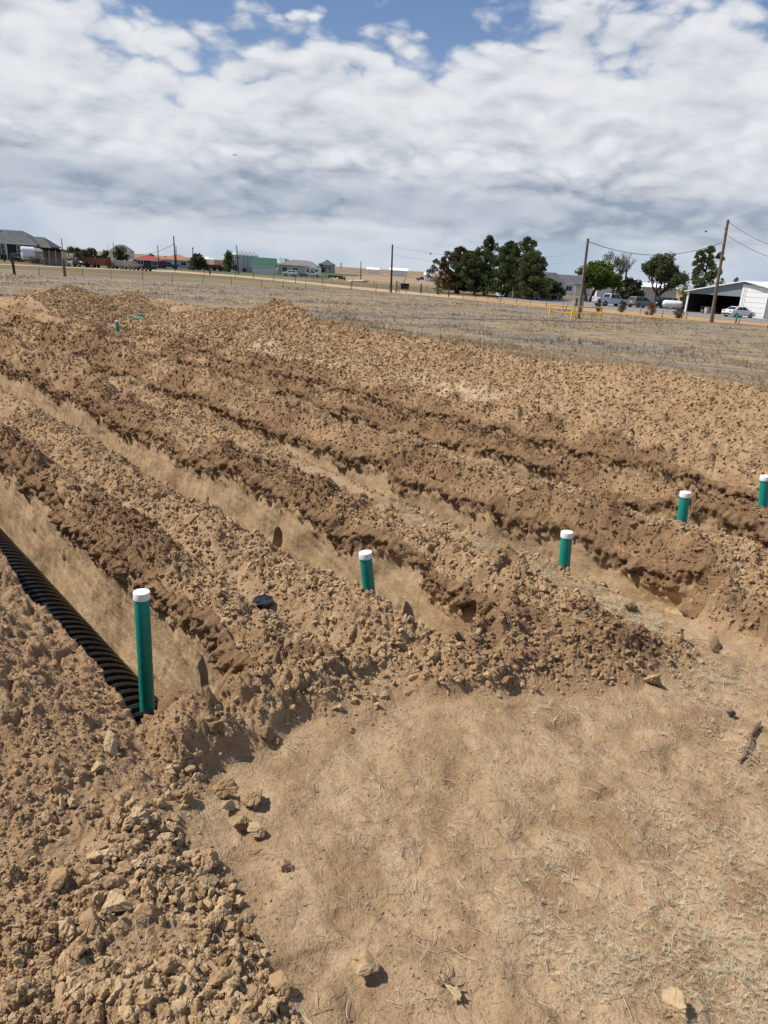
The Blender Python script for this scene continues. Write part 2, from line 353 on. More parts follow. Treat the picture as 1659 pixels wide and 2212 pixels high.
def dig_surface(x, y, cell=None, fine=True):
    """height and soil masks of the ground at x, y"""
    x = np.asarray(x, np.float64); y = np.asarray(y, np.float64)
    if cell is None: cell = np.full_like(x, 0.01)
    s, u = su(x, y)
    wx = 0.10 * fbm(x, y, 0.9, 3, 5); wy = 0.10 * fbm(x, y, 0.9, 3, 9)
    s_ = s + wx; u_ = u + wy * 1.5
    nb = fbm(x, y, 0.55, 4, 21); nm = fbm(x, y, 2.6, 4, 33)
    rise = lambda a, b: np.minimum(sst(a[0], a[1], s_), 1 - sst(b[0], b[1], s_))
    Z0 = np.zeros_like(x)
    # --- spoil heaps
    near = sst(0.5, 1.1, u_)
    sb = 0.62 + 0.305 * u_
    heap = (1 - sst(-0.55, 0.04, s_ - np.minimum(sb, 1.75))) * near                         # heap of clods at the photographer's feet
    crest = (0.20 + 0.16 * sst(2.0, 5.0, u_) + 0.10 * nb) * (1 - 0.45 * sst(0.55, 1.15, s_) * sst(2.2, 3.2, u_))
    h0 = heap * crest * (0.55 + 0.45 * bump(s_, 0.45, 1.7))
    pre = lambda e: sst(e - 0.45, e + 0.2, u_)
    edge = np.interp(s_, [1.0, 2.0, 2.6, 3.0, 3.9, 4.8], [2.72, 2.72, 2.62, 2.15, 1.68, 1.62])            # front edge of the rubble before the trench ends                                                 # spoil starts a little before the trench end
    rough_far = sst(9.0, 15.0, u_)
    far_fade = 1 - sst(24.0, 29.0, u_)
    h1 = pre(2.9) * (0.10 * rise((2.02, 2.14), (2.25, 2.5)) * (1 + 0.8 * nm) + (0.10 + 0.07 * rough_far) * rise((2.5, 2.75), (2.95, 3.15)) * (1 + 0.6 * nb)) + 0.05 * rise((1.9, 2.1), (3.1, 3.3)) * pre(2.9)
    h1e = 0.16 * rise((2.0, 2.4), (4.0, 4.6)) * sst(0.0, 0.35, u_ - edge) * (1 - sst(2.7, 3.2, u_)) * (1 + 0.5 * nm)
    h1a = 0.17 * rise((1.05, 1.3), (2.05, 2.4)) * sst(2.58, 2.85, u_) * (1 - sst(3.0, 3.3, u_)) * (1 + 0.6 * nm)
    h2 = pre(2.5) * (0.17 * rise((3.98, 4.12), (4.4, 4.62)) * (1 + 0.5 * nm) + 0.30 * rough_far * rise((4.1, 4.45), (4.9, 5.12)) * (1 + 0.4 * nb))
    h2b = 0.22 * sst(6.6, 8.4, u_) * rise((4.45, 4.75), (4.95, 5.15)) * (1 + 0.5 * nb)
    h3 = pre(2.1) * (0.26 + 0.12 * rough_far) * rise((5.86, 6.2), (6.45, 6.92)) * (1 + 0.35 * nb + 0.15 * nm)
    h3e = 0.20 * rise((4.95, 5.25), (6.6, 7.0)) * sst(1.1, 1.45, u_) * (1 - sst(1.9, 2.5, u_)) * (1 + 0.5 * nm)
    h4 = pre(1.9) * (0.16 * rise((7.6, 7.75), (7.95, 8.12)) * (1 + 0.5 * nm) + 0.1 * rough_far * rise((7.6, 7.9), (8.3, 8.55)))
    rz = np.interp(u_, R_U, R_Z, left=R_Z[0], right=R_Z[-1])
    rz = rz * sst(0.0, 2.5, u_) * (1 - sst(22.5, 26.5, u_))
    prof = np.where(s_ < 11.5, sst(9.2, 11.75, s_) ** 0.92, 1 - sst(11.2, 13.7, s_))
    prof = np.maximum(prof, np.clip(1 - np.abs(s_ - 11.5) / np.where(s_ < 11.5, 2.25, 1.9), 0, 1) ** 1.05 * 0.985)
    h5 = np.maximum(rz, 0) * np.clip(prof, 0, 1) * (1 + 0.05 * nb)
    h5 = h5 + 0.1 * sst(9.25, 9.45, s_) * (1 - sst(9.9, 10.6, s_)) * sst(0.6, 1.6, u_) * (1 + nm) * far_fade
    def mound(px, py, z, rx, ry, p=1.25):
        c = P(px, py, z); return z * np.clip(1 - np.sqrt(((x - c.x) / rx) ** 2 + ((y - c.y) / ry) ** 2) * (1 + 0.12 * nb), 0, 1) ** (1 / p) * 1.0
    h6 = np.maximum.reduce([mound(150, 617, 1.05, 3.0, 2.8), mound(118, 623, 0.9, 2.6, 2.6), mound(190, 628, 0.8, 2.4, 2.4), mound(285, 630, 0.92, 2.3, 2.2), mound(268, 637, 0.8, 2.4, 2.2),
                            mound(415, 658, 0.62, 2.4, 1.8), mound(30, 640, 0.4, 4.5, 3.5), mound(350, 645, 0.6, 2.2, 2.0)])
    far_rough = sst(20.0, 23.0, u_) * (1 - sst(31.0, 34.5, u_)) * (1 - sst(9.6, 12.5, s_))
    h7 = far_rough * (0.10 + 0.12 * nb + 0.12 * nm)
    h = np.maximum.reduce([h0, h1, h1e, h1a, h2, h2b, h3, h3e, h4, h5, h6, h7])
    cs_, cu_ = 8.98, 23.28; tt = np.clip((cs_ - s) / cs_ * 1.0, 0, 0.10); clear = np.exp(-(((s - cs_ * (1 - tt)) / 0.7) ** 2 + ((u - cu_ * (1 - tt)) / 0.9) ** 2))     # scooped round the farthest riser
    h = h * (1 - 0.9 * clear) - 0.04 * clear
    # --- extent of disturbed ground and of loose rubble
    outer = np.where(u_ < 8, 13.25, 13.25 - 0.02 * (u_ - 8)); 
    dig = (1 - sst(outer - 0.35, outer + 0.25, s_ + 0.3 * nb)) * sst(-30, -29, u_) * (1 - sst(33.0, 35.5, u_ + 0.5 * nb))
    dig = np.maximum(dig * (1 - sst(12.4, 14.5, s_) * sst(22.5, 25, u_)), sst(0.05, 0.2, h6))
    # --- soil kinds
    lump = np.clip(h / 0.08, 0, 1)
    dark = np.maximum.reduce([rise((1.95, 2.0), (2.25, 2.5)) * pre(2.9), rise((3.95, 4.0), (4.35, 4.6)) * pre(2.4), rise((5.85, 5.95), (6.15, 6.4)) * pre(2.2),
                              rise((7.55, 7.6), (8.0, 8.15)) * pre(2.0), 0.9 * rise((9.2, 9.28), (9.4, 9.8)) * pre(1.6), 0.75 * rise((2.7, 3.1), (4.3, 4.9)) * sst(0.0, 0.3, u_ - edge) * (1 - sst(2.6, 3.2, u_)),
                              0.85 * rise((1.2, 1.4), (2.1, 2.5)) * sst(2.6, 2.85, u_) * (1 - sst(3.2, 3.6, u_)), 0.8 * rise((4.9, 5.2), (5.9, 6.3)) * sst(1.2, 1.5, u_) * (1 - sst(1.8, 2.3, u_)),
                              0.55 * sst(17, 23, u_) * (1 - sst(8.2, 9.4, s_)), 0.28 * rise((9.9, 10.6), (11.3, 12.2)) * (1 + nb), 0.62 * rise((6.7, 6.85), (6.9, 7.0))])
    dark = np.clip(dark * (0.62 + 0.75 * nb) + 0.22 * nm * lump, 0, 1)
    pale = np.maximum.reduce([1.0 * bump(s_, 8.25, 0.18) * sst(2, 4, u_) * (1 - sst(11, 14, u_)) * (0.5 + 0.5 * sst(-0.1, 0.3, nm)), 0.8 * bump(s_, 9.95, 0.55) * sst(6, 8, u_) * (1 - sst(17, 21, u_)) * sst(-0.3, 0.3, nb),
                              0.35 * bump(s_, 4.75, 0.25) * (1 - sst(5, 7, u_))])
    rub = np.maximum.reduce([heap * (0.55 + 0.45 * sst(-0.2, 0.3, fbm(x, y, 1.3, 3, 77))), np.clip(h1 / 0.1, 0, 1) * 0.9, np.clip(h1e / 0.1, 0, 1), np.clip(h1a / 0.1, 0, 1), np.clip(h2 / 0.15, 0, 1) * 0.75, np.clip(h2b / 0.15, 0, 1) * 0.8,
                             np.clip(h3 / 0.2, 0, 1) * 0.75, np.clip(h3e / 0.1, 0, 1), np.clip(h4 / 0.15, 0, 1) * 0.8, np.clip(h5 / 0.3, 0, 1) * 0.85, np.clip(h6 / 0.3, 0, 1) * 0.8, far_rough * 0.8])
    rub = np.clip(rub, 0, 1)
    bare = (1 - rub) * (1 - sst(3.1, 3.6, s_ + u_ * 0.0)) 
    dust = np.maximum((1 - sst(2.35, 3.0, u_ + 0.35 * np.clip(s_ - 2.0, 0, 9))) * (1 - np.clip(rub * 1.3, 0, 1)), 0.85 * rise((2.35, 2.45), (2.6, 2.75)) * (1 - rub * 0.6) * (1 - sst(7, 10, u_)))
    front = sst(-0.05, 0.15, u_ - edge)
    dust = dust * (1 - front * (s_ < 4.6) * (1 - rise((2.35, 2.45), (2.6, 2.75))))
    dust = np.clip(np.maximum(dust, 0.8 * rise((4.6, 4.7), (4.95, 5.1)) * (1 - np.clip(rub, 0, 1))), 0, 1)
    rub = np.maximum(rub, np.clip((0.85 - 1.3 * dust), 0, 1) * sst(0.0, 0.25, u_ - np.where(s_ < 1.3, 0.6, np.where(s_ < 4.9, edge, 1.2))))
    strip = bump(s_, 8.25, 0.20) * sst(2.0, 4.0, u_) * (1 - sst(12.0, 15.0, u_)); foot = bump(s_, 9.95, 0.55) * sst(6, 8, u_) * (1 - sst(17, 21, u_)) * sst(-0.2, 0.3, nb)
    rub = rub * (1 - 0.85 * strip) * (1 - 0.6 * foot)
    # --- relief of the loose soil
    h = h + 0.025 * nb * dig + 0.012 * dust * fbm(x, y, 1.7, 4, 3) + 0.018 * dust * fbm(x * 0.6 + y * 0.4, y, 5.0, 4, 41, 0.62) - 0.02 * dust * sst(0.15, 0.5, fbm(x, y * 1.4, 2.6, 2, 43))
    h_coarse = h
    if fine:
        bx = x + 0.05 * fbm(x, y, 7, 2, 51); by = y + 0.05 * fbm(x, y, 7, 2, 57)
        act = rub * dig * (1 - 0.8 * clear)
        clump = np.clip(0.62 + 0.9 * fbm(x, y, 1.1, 3, 61), 0.4, 1.0)
        h = h + act * clump * 0.60 * 0.20 * domes(bx, by, 0.20, 0.42, 101)
        for cl, pr, sd_, amp in ((0.105, 0.6, 111, 0.78), (0.055, 0.75, 121, 0.88), (0.028, 0.8, 131, 0.95)):
            w = act * np.clip(1.6 * cl / (cell * 2.2) - 0.6, 0, 1) * (0.4 + 0.6 * clump) * (1 + 0.35 * sst(0.018, 0.035, cell))
            if w.max() > 0: h = h + w * amp * cl * domes(bx, by, cl, pr, sd_)
        h = h + act * 0.035 * np.abs(fbm(x, y, 9.0, 3, 71)) + 0.012 * act * fbm(x, y, 30.0, 2, 81)
        pits = np.clip(0.14 - np.abs(fbm(x, y, 3.3, 3, 91)), 0, 1)
        h = h - act * pits * 0.32 * (u_ > 3)
    # --- trenches
    wall = np.zeros_like(x); inside = np.zeros_like(x)
    for k, (s0, s1, u0, u1, fl) in enumerate(TRENCH):
        d = trench_dist(k, s, u) + 0.035                     # metres inside the rim; the cut face itself is a sheet of its own
        mk = sst(0.0, 0.07, d) * (1 - sst(u1 - 5.0, u1 - 0.5, u))
        floor = trench_floor(k, u) + 0.04 * nm
        h = np.where(d > 0, (h * 0.3 + h_coarse * 0.7) * (1 - mk) + floor * mk, h)
        inside = np.maximum(inside, np.clip(d / 0.02, 0, 1) * (1 - sst(u1 - 4.0, u1 - 1.5, u)))
    depth = -h
    upper = np.clip(1 - sst(0.12, 0.34 + 0.0 * x, depth + 0.12 * nm), 0, 1)
    wall = inside * (1 - upper) * (depth > 0.05)
    dark = np.clip(np.where(inside > 0, np.maximum(dark * upper, 0.85 * upper * inside), dark), 0, 1)
    dust = dust * (1 - inside); rub = rub * (1 - inside)
    pale = pale * (1 - inside)
    return h, dict(dig=dig, dark=dark, pale=pale, dust=dust, wall=wall, rub=rub, inside=inside)

AZ0, AZ1, R0, R1 = R(-54), R(47), 0.75, 48.0
def build_dig():
    nc = 760
    th = np.linspace(AZ0, AZ1, nc)
    rr = [R0]
    while rr[-1] < R1:
        r = rr[-1]; rr.append(r * (1 + (0.0055 if r < 1.5 else 0.0036 if r < 9 else 0.005 if r < 20 else 0.0075)))
    rr = np.array(rr); nr = len(rr)
    TH, RR = np.meshgrid(th, rr)
    x = (np.sin(TH) * RR).ravel(); y = (np.cos(TH) * RR).ravel()
    cell = (RR * (th[1] - th[0])).ravel()
    h, M = dig_surface(x, y, cell)
    e = np.minimum.reduce([sst(AZ0, AZ0 + 0.05, TH.ravel()), 1 - sst(AZ1 - 0.05, AZ1, TH.ravel()), sst(R0, R0 * 1.3, RR.ravel()), 1 - sst(R1 * 0.93, R1, RR.ravel())])
    h = h * e
    g = fbm(x, y, 0.6, 4, 301) * 0.03 * (1 - M['dig']); h = h + g * e + fall(x, y)
    x2, y2 = x, y
    idx = np.arange(nr * nc).reshape(nr, nc)
    Fq = np.stack([idx[:-1, :-1], idx[:-1, 1:], idx[1:, 1:], idx[1:, :-1]], -1).reshape(-1, 4)[:, ::-1]
    sq, uq = su(x, y); bad = (np.abs(uq - HOLE_U) < 0.11) & (sq > 3.85) & (sq < 4.25) & (h < -0.12)
    Fq = Fq[~bad[Fq].any(axis=1)]
    me = np_mesh('dig_ground', np.stack([x2, y2, h], 1), Fq)
    for k in ('dig', 'dark', 'pale', 'dust', 'wall'): attr(me, k, M[k].astype(np.float32))
    o = link('excavated_ground', me, GROUND); tag(o, kind='structure')
    return th, rr
GRID_TH, GRID_R = build_dig()

def build_field():
    """the rest of the land out to the horizon, round the dug ground"""
    th = np.concatenate([np.linspace(AZ0, AZ1, 90), np.linspace(AZ1, AZ0 + 2 * math.pi, 60)[1:]])
    rr = np.concatenate([[0.0, R0], np.linspace(4, R1, 12), R1 * 1.045 ** np.arange(1, 122)])
    TH, RR = np.meshgrid(th, rr); x = np.sin(TH) * RR; y = np.cos(TH) * RR
    z = np.zeros_like(x)
    z = fall(x, y)
    hills = sst(1500, 4500, RR) * (3.0 + 5.5 * fbm(x, y, 0.00045, 4, 501)) ; z = z + np.maximum(hills, -2)
    idx = np.arange(TH.size).reshape(TH.shape)
    q = np.stack([idx[:-1, :-1], idx[:-1, 1:], idx[1:, 1:], idx[1:, :-1]], -1)
    keep = np.ones(q.shape[:2], bool); keep[1:13, :89] = False
    V = np.stack([x.ravel(), y.ravel(), z.ravel()], 1)
    me = np_mesh('field', V, q[keep].reshape(-1, 4)[:, ::-1])
    tag(link('field', me, GROUND), kind='structure')
build_field()

WALL_PTS = []
def build_cut(k, u_far, mm):
    """the cut face of a trench: far side and round the near end, as a sheet of its own with clumps above and bucket scrapes below"""
    s0, s1, u0, u1, fl = TRENCH[k]
    us = [u_far]
    while us[-1] > u0 + END_R: us.append(us[-1] - mm * max(4.0, us[-1] + 2.0 + 0.35 * s1) * 0.5)
    us = np.array(us); S = rim(k, np.maximum(us, u0 + END_R)); U = us.copy()
    ns, nu = -np.ones_like(S), np.zeros_like(S)
    e1 = float(rim(k, np.array([u0 + END_R]))[0]); na = 46; an = np.linspace(0, math.pi / 2, na)[1:]
    S = np.concatenate([S, e1 - END_R + END_R * np.cos(an)]); U = np.concatenate([U, u0 + END_R - END_R * np.sin(an)])
    ns = np.concatenate([ns, -np.cos(an)]); nu = np.concatenate([nu, np.sin(an)])
    ne = 80; sl = np.linspace(e1 - END_R, s0 - 0.02, ne)[1:]
    S = np.concatenate([S, sl]); U = np.concatenate([U, np.full(ne - 1, u0)]); ns = np.concatenate([ns, np.zeros(ne - 1)]); nu = np.concatenate([nu, np.ones(ne - 1)])
    arc = np.concatenate([[0], np.cumsum(np.hypot(np.diff(S), np.diff(U)))])
    X, Y = xy(S - ns * 0.10, U - nu * 0.10); hs, M = dig_surface(X, Y, np.full_like(X, 0.012)); 
    X0, Y0 = xy(S - ns * 0.055, U - nu * 0.055); h0, M0 = dig_surface(X0, Y0, np.full_like(X, 0.012))
    top = np.maximum(h0, hs * 0.5 + h0 * 0.5)
    fl_ = trench_floor(k, U) - 0.08
    nz = 92 if k == 0 else 62 if k == 1 else 44
    t = np.linspace(0, 1, nz) ** 1.15
    endness = np.clip(nu, 0, 1)
    T, I = np.meshgrid(t, np.arange(len(S)), indexing='ij')
    Z = top[None, :] * (1 - T) + fl_[None, :] * T
    depth = top[None, :] - Z
    lean = (0.10 if k == 0 else 0.15) + (0.55 if k else 0.30) * endness
    inn = lean[None, :] * np.clip(depth - 0.03, 0, 2) 
    A = arc[None, :] + 0 * T
    wob = 0.35 * fbm(A, Z, 1.1, 3, 610 + k)
    clumpy = 1 - sst(0.10, 0.30, depth + 0.22 * wob)
    q = 0.055 * fbm(A, Z, 1.3, 3, 620 + k, 0.40) + clumpy * (0.08 * domes(A, Z, 0.17, 0.7, 640) + 0.075 * domes(A, Z, 0.085, 0.8, 650) + 0.05 * domes(A, Z, 0.04, 0.85, 660) + 0.03 * fbm(A, Z, 14, 3, 670))
    chip = sst(0.15, 0.5, fbm(A, Z, 2.2, 3, 680 + k)) * (1 - clumpy)
    chip = chip * (1 - sst(0.45, 0.75, depth + 0.3 * wob))
    q = q + chip * (0.012 * domes(A, Z, 0.07, 0.8, 690) + 0.005 * fbm(A, Z, 14, 2, 691))
    scrape = (1 - clumpy) * (1 - chip)
    cen = np.floor(A / 1.3); rad = np.hypot(A - (cen + 0.5) * 1.3, (Z + 0.1) * 1.3 + 0.3)
    q = q + scrape * (0.006 * np.clip(perlin(rad * 8, cen * 3.7, 700 + k), -0.15, 1) + 0.003 * perlin(A * 2.2, Z * 18 + A * 4, 701))
    rough_w = (1 - clumpy) * (0.35 + 0.65 * sst(-0.2, 0.35, fbm(A, Z, 1.9, 3, 710 + k)))
    q = q + rough_w * (0.0025 * fbm(A, Z, 22, 2, 711, 0.5) - 0.022 * np.clip(fbm(A, Z, 8, 2, 712) - 0.30, 0, 1))
    if k == 1:
        dd = np.hypot((U[None, :] - HOLE_U) / 0.075, (Z - HOLE_Z) / 0.12); q = q - 0.42 * np.clip(1.15 - dd, 0, 1) ** 0.6
    fade = sst(0.0, 0.06, T * (top - fl_)[None, :])
    inn = inn + q * fade + 0.0
    Sx = S[None, :] + ns[None, :] * (inn - 0.03 * (1 - fade)); Ux = U[None, :] + nu[None, :] * (inn - 0.03 * (1 - fade))
    x, y = xy(Sx, Ux)
    # a lip that goes back over the rim and down into the ground
    lx, ly = xy(S - ns * 0.09, U - nu * 0.09)
    x = np.vstack([lx[None], x]); y = np.vstack([ly[None], y]); Z = np.vstack([(np.minimum(hs, h0) - 0.05)[None], Z])
    pad = lambda a: np.vstack([a[:1], a])
    clumpy, depth, chip = pad(clumpy), pad(depth), pad(chip)
    pk = np.random.default_rng(k).random(clumpy.shape) < 0.085 * clumpy * (Z > -0.7) * np.clip(np.hypot(x, y) / 9, 0.5, 1.5) * (np.arange(Z.shape[0])[:, None] > 3)
    WALL_PTS.append(np.stack([x[pk], y[pk], Z[pk]], 1))
    r, c = Z.shape; idx = np.arange(r * c).reshape(r, c)
    Fq = np.stack([idx[:-1, :-1], idx[:-1, 1:], idx[1:, 1:], idx[1:, :-1]], -1).reshape(-1, 4)
    me = np_mesh('cut', np.stack([x.ravel(), y.ravel(), Z.ravel()], 1), Fq)
    one = np.ones(r * c, np.float32)
    attr(me, 'dig', one); attr(me, 'dark', (0.72 * clumpy + 0.25 * chip).ravel().astype(np.float32)); attr(me, 'wall', (1 - clumpy).ravel().astype(np.float32))
    tag(link('trench_wall', me, GROUND), kind='structure')
for k, (uf, mm) in enumerate(((15.0, 0.0030), (19.0, 0.0032), (18.6, 0.0036), (18.0, 0.0042), (19.2, 0.0042))): build_cut(k, uf, mm)

# ------------------------------------------------------------------ clods
def clod_material():
    m, N = new_mat('dry_clod')
    pos = N.node('ShaderNodeTexCoord').outputs['Object']
    oi = N.node('ShaderNodeObjectInfo'); rnd = oi.outputs['Random']
    dk = N.node('ShaderNodeAttribute', attribute_name='dark', attribute_type='INSTANCER').outputs['Fac']
    v = N.vm('ADD', pos, N.vm('SCALE', (13.0, 7.0, 3.0), rnd))
    n1 = N.noise(v, 1.6, 5, 0.65); n2 = N.noise(v, 9.0, 5, 0.7)
    tan = N.mix(rnd, (0.304, 0.193, 0.101), (0.436, 0.304, 0.173))
    tan = N.mix(N.ramp(n1, 0.40, 0.68), tan, N.vm('MULTIPLY', tan, (1.10, 1.14, 1.18)))
    dc = N.mix(rnd, (0.158, 0.092, 0.049), (0.248, 0.152, 0.084))
    c = N.mix(N.ramp(N.m('ADD', dk, N.m('MULTIPLY', N.m('SUBTRACT', rnd, 0.5), 0.4)), 0.40, 0.85), tan, dc)
    c = N.mix(N.ramp(n2, 0.48, 0.75, 0.0, 0.55), c, N.vm('SCALE', c, 0.6))
    b = principled(N, c, 0.97, 0.08)
    N.l.new(bumpn(N, n2, 0.6, 0.004), b.inputs['Normal'])
    return m
CLOD = clod_material()
def clod_shape(seed, sub=3, planes=10, rough=0.16):
    r = np.random.default_rng(seed)
    bm = bmesh.new(); bmesh.ops.create_icosphere(bm, subdivisions=sub, radius=1.0)
    V = np.array([v.co[:] for v in bm.verts]); Fq = np.array([[v.index for v in f.verts] for f in bm.faces]); bm.free()
    V /= np.linalg.norm(V, axis=1)[:, None]
    nrm = r.normal(size=(planes, 3)); nrm /= np.linalg.norm(nrm, axis=1)[:, None]; d = r.uniform(0.38, 0.92, planes)
    dt = V @ nrm.T; rad = np.min(np.where(dt > 0.05, d / np.maximum(dt, 0.05), 9.0), axis=1); rad = np.minimum(rad, 1.25)
    o = r.uniform(0, 50, 3)
    nz = fbm(V[:, 0] * 1.1 + o[0] + V[:, 2] * .7, V[:, 1] * 1.1 + o[1] - V[:, 2] * .8, 1.6, 4, seed, 0.6)
    nz2 = fbm(V[:, 0] * 3.1 + o[2] + V[:, 2] * 2.2, V[:, 1] * 3.1 + o[0] - V[:, 2] * 2.5, 1.7, 3, seed + 5, 0.6)
    rad = rad * (1 + rough * 1.5 * nz + rough * 0.9 * nz2)
    V = V * rad[:, None] * np.array([1.0, r.uniform(0.72, 1.0), r.uniform(0.6, 0.9)])
    V /= np.abs(V).max()
    return V, Fq
PROTO = [clod_shape(900 + i, 3) for i in range(10)]

def scatter(n, seed, r0=1.0, r1=34.0, a0=-50, a1=44):
    g = np.random.default_rng(seed)
    th = R(a0) + (R(a1) - R(a0)) * g.random(n); r = r0 * (r1 / r0) ** g.random(n)
    return np.sin(th) * r, np.cos(th) * r, r, g
def place_clods():
    n = 290000
    x, y, r, g = scatter(n, 42)
    m2 = 70000; th2 = R(-46) + R(50) * g.random(m2); r2 = 1.3 * (5.5 / 1.3) ** g.random(m2)      # the near heap gets more
    x = np.concatenate([x, np.sin(th2) * r2]); y = np.concatenate([y, np.cos(th2) * r2]); r = np.concatenate([r, r2]); n = n + m2
    extra = np.arange(n) >= n - m2
    for s_lo, s_hi, u_lo, u_hi, m3 in ((9.3, 12.7, 0.3, 20.0, 62000), (8.6, 12.7, 20.0, 31.0, 16000), (2.0, 9.3, 1.6, 11.0, 70000), (3.0, 9.3, 11.0, 24.0, 34000)):    # spoil banks and the long ridge are crumbs all over
        s3 = s_lo + (s_hi - s_lo) * g.random(m3); u3 = u_lo + (u_hi - u_lo) * g.random(m3); a3, b3 = xy(s3, u3)
        x = np.concatenate([x, a3]); y = np.concatenate([y, b3]); r = np.concatenate([r, np.hypot(a3, b3)]); n += m3
    extra = np.concatenate([extra, np.zeros(n - len(extra), bool)]); bank = np.arange(n) >= 290000 + m2
    h, M = dig_surface(x, y, r * 0.0022, fine=False)
    rub = M['rub'] * M['dig']
    px = r / 710.0
    s, u = su(x, y)
    heap = (s < np.minimum(0.62 + 0.305 * u, 1.75)) & (u > 0.6)
    rmin = np.where(extra, 0.010, np.where(bank, np.maximum(0.013, 0.85 * px), np.maximum(0.005, 0.80 * px)))
    size = rmin * (1 - g.random(n)) ** (-1 / np.where(heap, 2.2, np.where((u < 7) & (s < 5.2), 2.15, 2.5)))
    inner = np.minimum(0.62 + 0.305 * u, 1.75) - s
    cap = np.where(heap, np.where(u > 2.75, 0.024, np.where(inner > 0.72 + 0.25 * fbm(x, y, 1.2, 2, 811), 0.021, 0.062)), 0.036 + 0.0016 * r)
    size = np.minimum(size, cap * (0.45 + 0.55 * g.random(n)))
    patch = np.clip(0.5 + 1.3 * fbm(x, y, 1.7, 3, 800), 0.05, 1)
    keep = g.random(n) < np.where(bank, 0.62 + 0.38 * patch, np.where(heap, 0.30 + 0.70 * patch, 0.45 + 0.55 * patch)) * rub * np.where((size > rmin * 1.6) | bank, 1.0, 0.55)
    keep &= ~(extra & ~heap)
    keep &= ~(extra & ((patch < 0.42) | (u > 2.75) | ((inner > 0.9) & (g.random(n) < 0.5))))
    # crumbs strayed onto bare ground
    stray = (g.random(n) < np.where(fbm(x, y, 1.6, 3, 821) > 0.28, 0.035, 0.006)) & (M['dig'] > 0.5) & (M['inside'] < 0.1) & ~extra; size = np.where(stray & ~keep, np.minimum(size, 0.007 + 0.4 * px), size)
    keep |= stray
    keep &= (M['inside'] < 0.1) & (M['dig'] > 0.4) & (size > 0.5 * rmin) & (r > 1.35)
    x, y, r, size = x[keep], y[keep], r[keep], size[keep]; dk = M['dark'][keep]
    h, _ = dig_surface(x, y, r * 0.0022)
    z = h + size * (0.30 - 0.25 * g.random(len(x)) - 0.22 * sst(6.0, 10.0, r))
    return x, y, z, r, size, dk, g
cx_, cy_, cz_, cr_, cs_, cd_, cg_ = place_clods()
N_OWN = 285
order = np.argsort(-(cs_ / cr_)); own, rest = order[:N_OWN], order[N_OWN:]

def gn_scatter(name, mat, protos, pts, rot, scl, idx, extra, label_kind='stuff'):
    """one object: loose points plus the prototype shapes; its geometry nodes put a shape on each point"""
    nP = len(pts); Vs = [np.asarray(pts, np.float32)]; Fs = []; pid = [np.full(nP, -1, np.int32)]; off = nP
    for k, (V, Fq) in enumerate(protos):
        Vs.append(np.asarray(V, np.float32)); Fs.append(np.asarray(Fq) + off); pid.append(np.full(len(V), k, np.int32)); off += len(V)
    me = np_mesh(name, np.concatenate(Vs), np.concatenate(Fs), smooth=(label_kind != 'flat'))
    tot = off
    def full(a, w=None):
        a = np.asarray(a, np.float32); b = np.zeros((tot,) if a.ndim == 1 else (tot, a.shape[1]), np.float32); b[:nP] = a; return b
    attr(me, 'pid', np.concatenate(pid), 'INT'); attr(me, 'rot', full(rot), 'FLOAT_VECTOR'); attr(me, 'scl', full(scl), 'FLOAT_VECTOR' if np.asarray(scl).ndim == 2 else 'FLOAT')
    ii = np.zeros(tot, np.int32); ii[:nP] = idx; attr(me, 'pick', ii, 'INT')
    for k, v in extra.items(): attr(me, k, full(v))
    o = link(name, me, mat)
    t = bpy.data.node_groups.new(name, 'GeometryNodeTree')
    t.interface.new_socket('Geometry', in_out='INPUT', socket_type='NodeSocketGeometry'); t.interface.new_socket('Geometry', in_out='OUTPUT', socket_type='NodeSocketGeometry')
    G = NT(t); gi = G.node('NodeGroupInput'); go = G.node('NodeGroupOutput')
    def named(nm, ty): 
        nd = G.node('GeometryNodeInputNamedAttribute', data_type=ty); nd.inputs[0].default_value = nm; return nd.outputs[0]
    def eq(k):
        c = G.node('FunctionNodeCompare', data_type='INT', operation='EQUAL'); G.l.new(named('pid', 'INT'), c.inputs[2]); c.inputs[3].default_value = k; return c.outputs[0]
    def sepg(k):
        sg = G.node('GeometryNodeSeparateGeometry', domain='POINT'); G.l.new(gi.outputs[0], sg.inputs[0]); G.l.new(eq(k), sg.inputs[1]); return sg.outputs[0]
    gti = G.node('GeometryNodeGeometryToInstance')
    for k in reversed(range(len(protos))): G.l.new(sepg(k), gti.inputs[0])
    iop = G.node('GeometryNodeInstanceOnPoints')
    G.l.new(sepg(-1), iop.inputs['Points']); G.l.new(gti.outputs[0], iop.inputs['Instance']); iop.inputs['Pick Instance'].default_value = True
    G.l.new(named('pick', 'INT'), iop.inputs['Instance Index'])
    e2r = G.node('FunctionNodeEulerToRotation'); G.l.new(named('rot', 'FLOAT_VECTOR'), e2r.inputs[0]); G.l.new(e2r.outputs[0], iop.inputs['Rotation'])
    G.l.new(named('scl', 'FLOAT_VECTOR' if np.asarray(scl).ndim == 2 else 'FLOAT'), iop.inputs['Scale'])
    G.l.new(iop.outputs[0], go.inputs[0])
    md = o.modifiers.new('scatter', 'NODES'); md.node_group = t
    tag(o, kind='stuff'); return o
wp = np.concatenate(WALL_PTS); wr = np.hypot(wp[:, 0], wp[:, 1])
ws = np.maximum(0.008, 0.9 * wr / 710.0) * (1 - cg_.random(len(wp))) ** (-1 / 2.4); ws = np.minimum(ws, 0.05 + 0.03 * cg_.random(len(wp)))
cx_, cy_, cz_ = np.concatenate([cx_, wp[:, 0]]), np.concatenate([cy_, wp[:, 1]]), np.concatenate([cz_, wp[:, 2]])
cs_, cr_, cd_ = np.concatenate([cs_, ws]), np.concatenate([cr_, wr]), np.concatenate([cd_, np.full(len(wp), 0.85)])
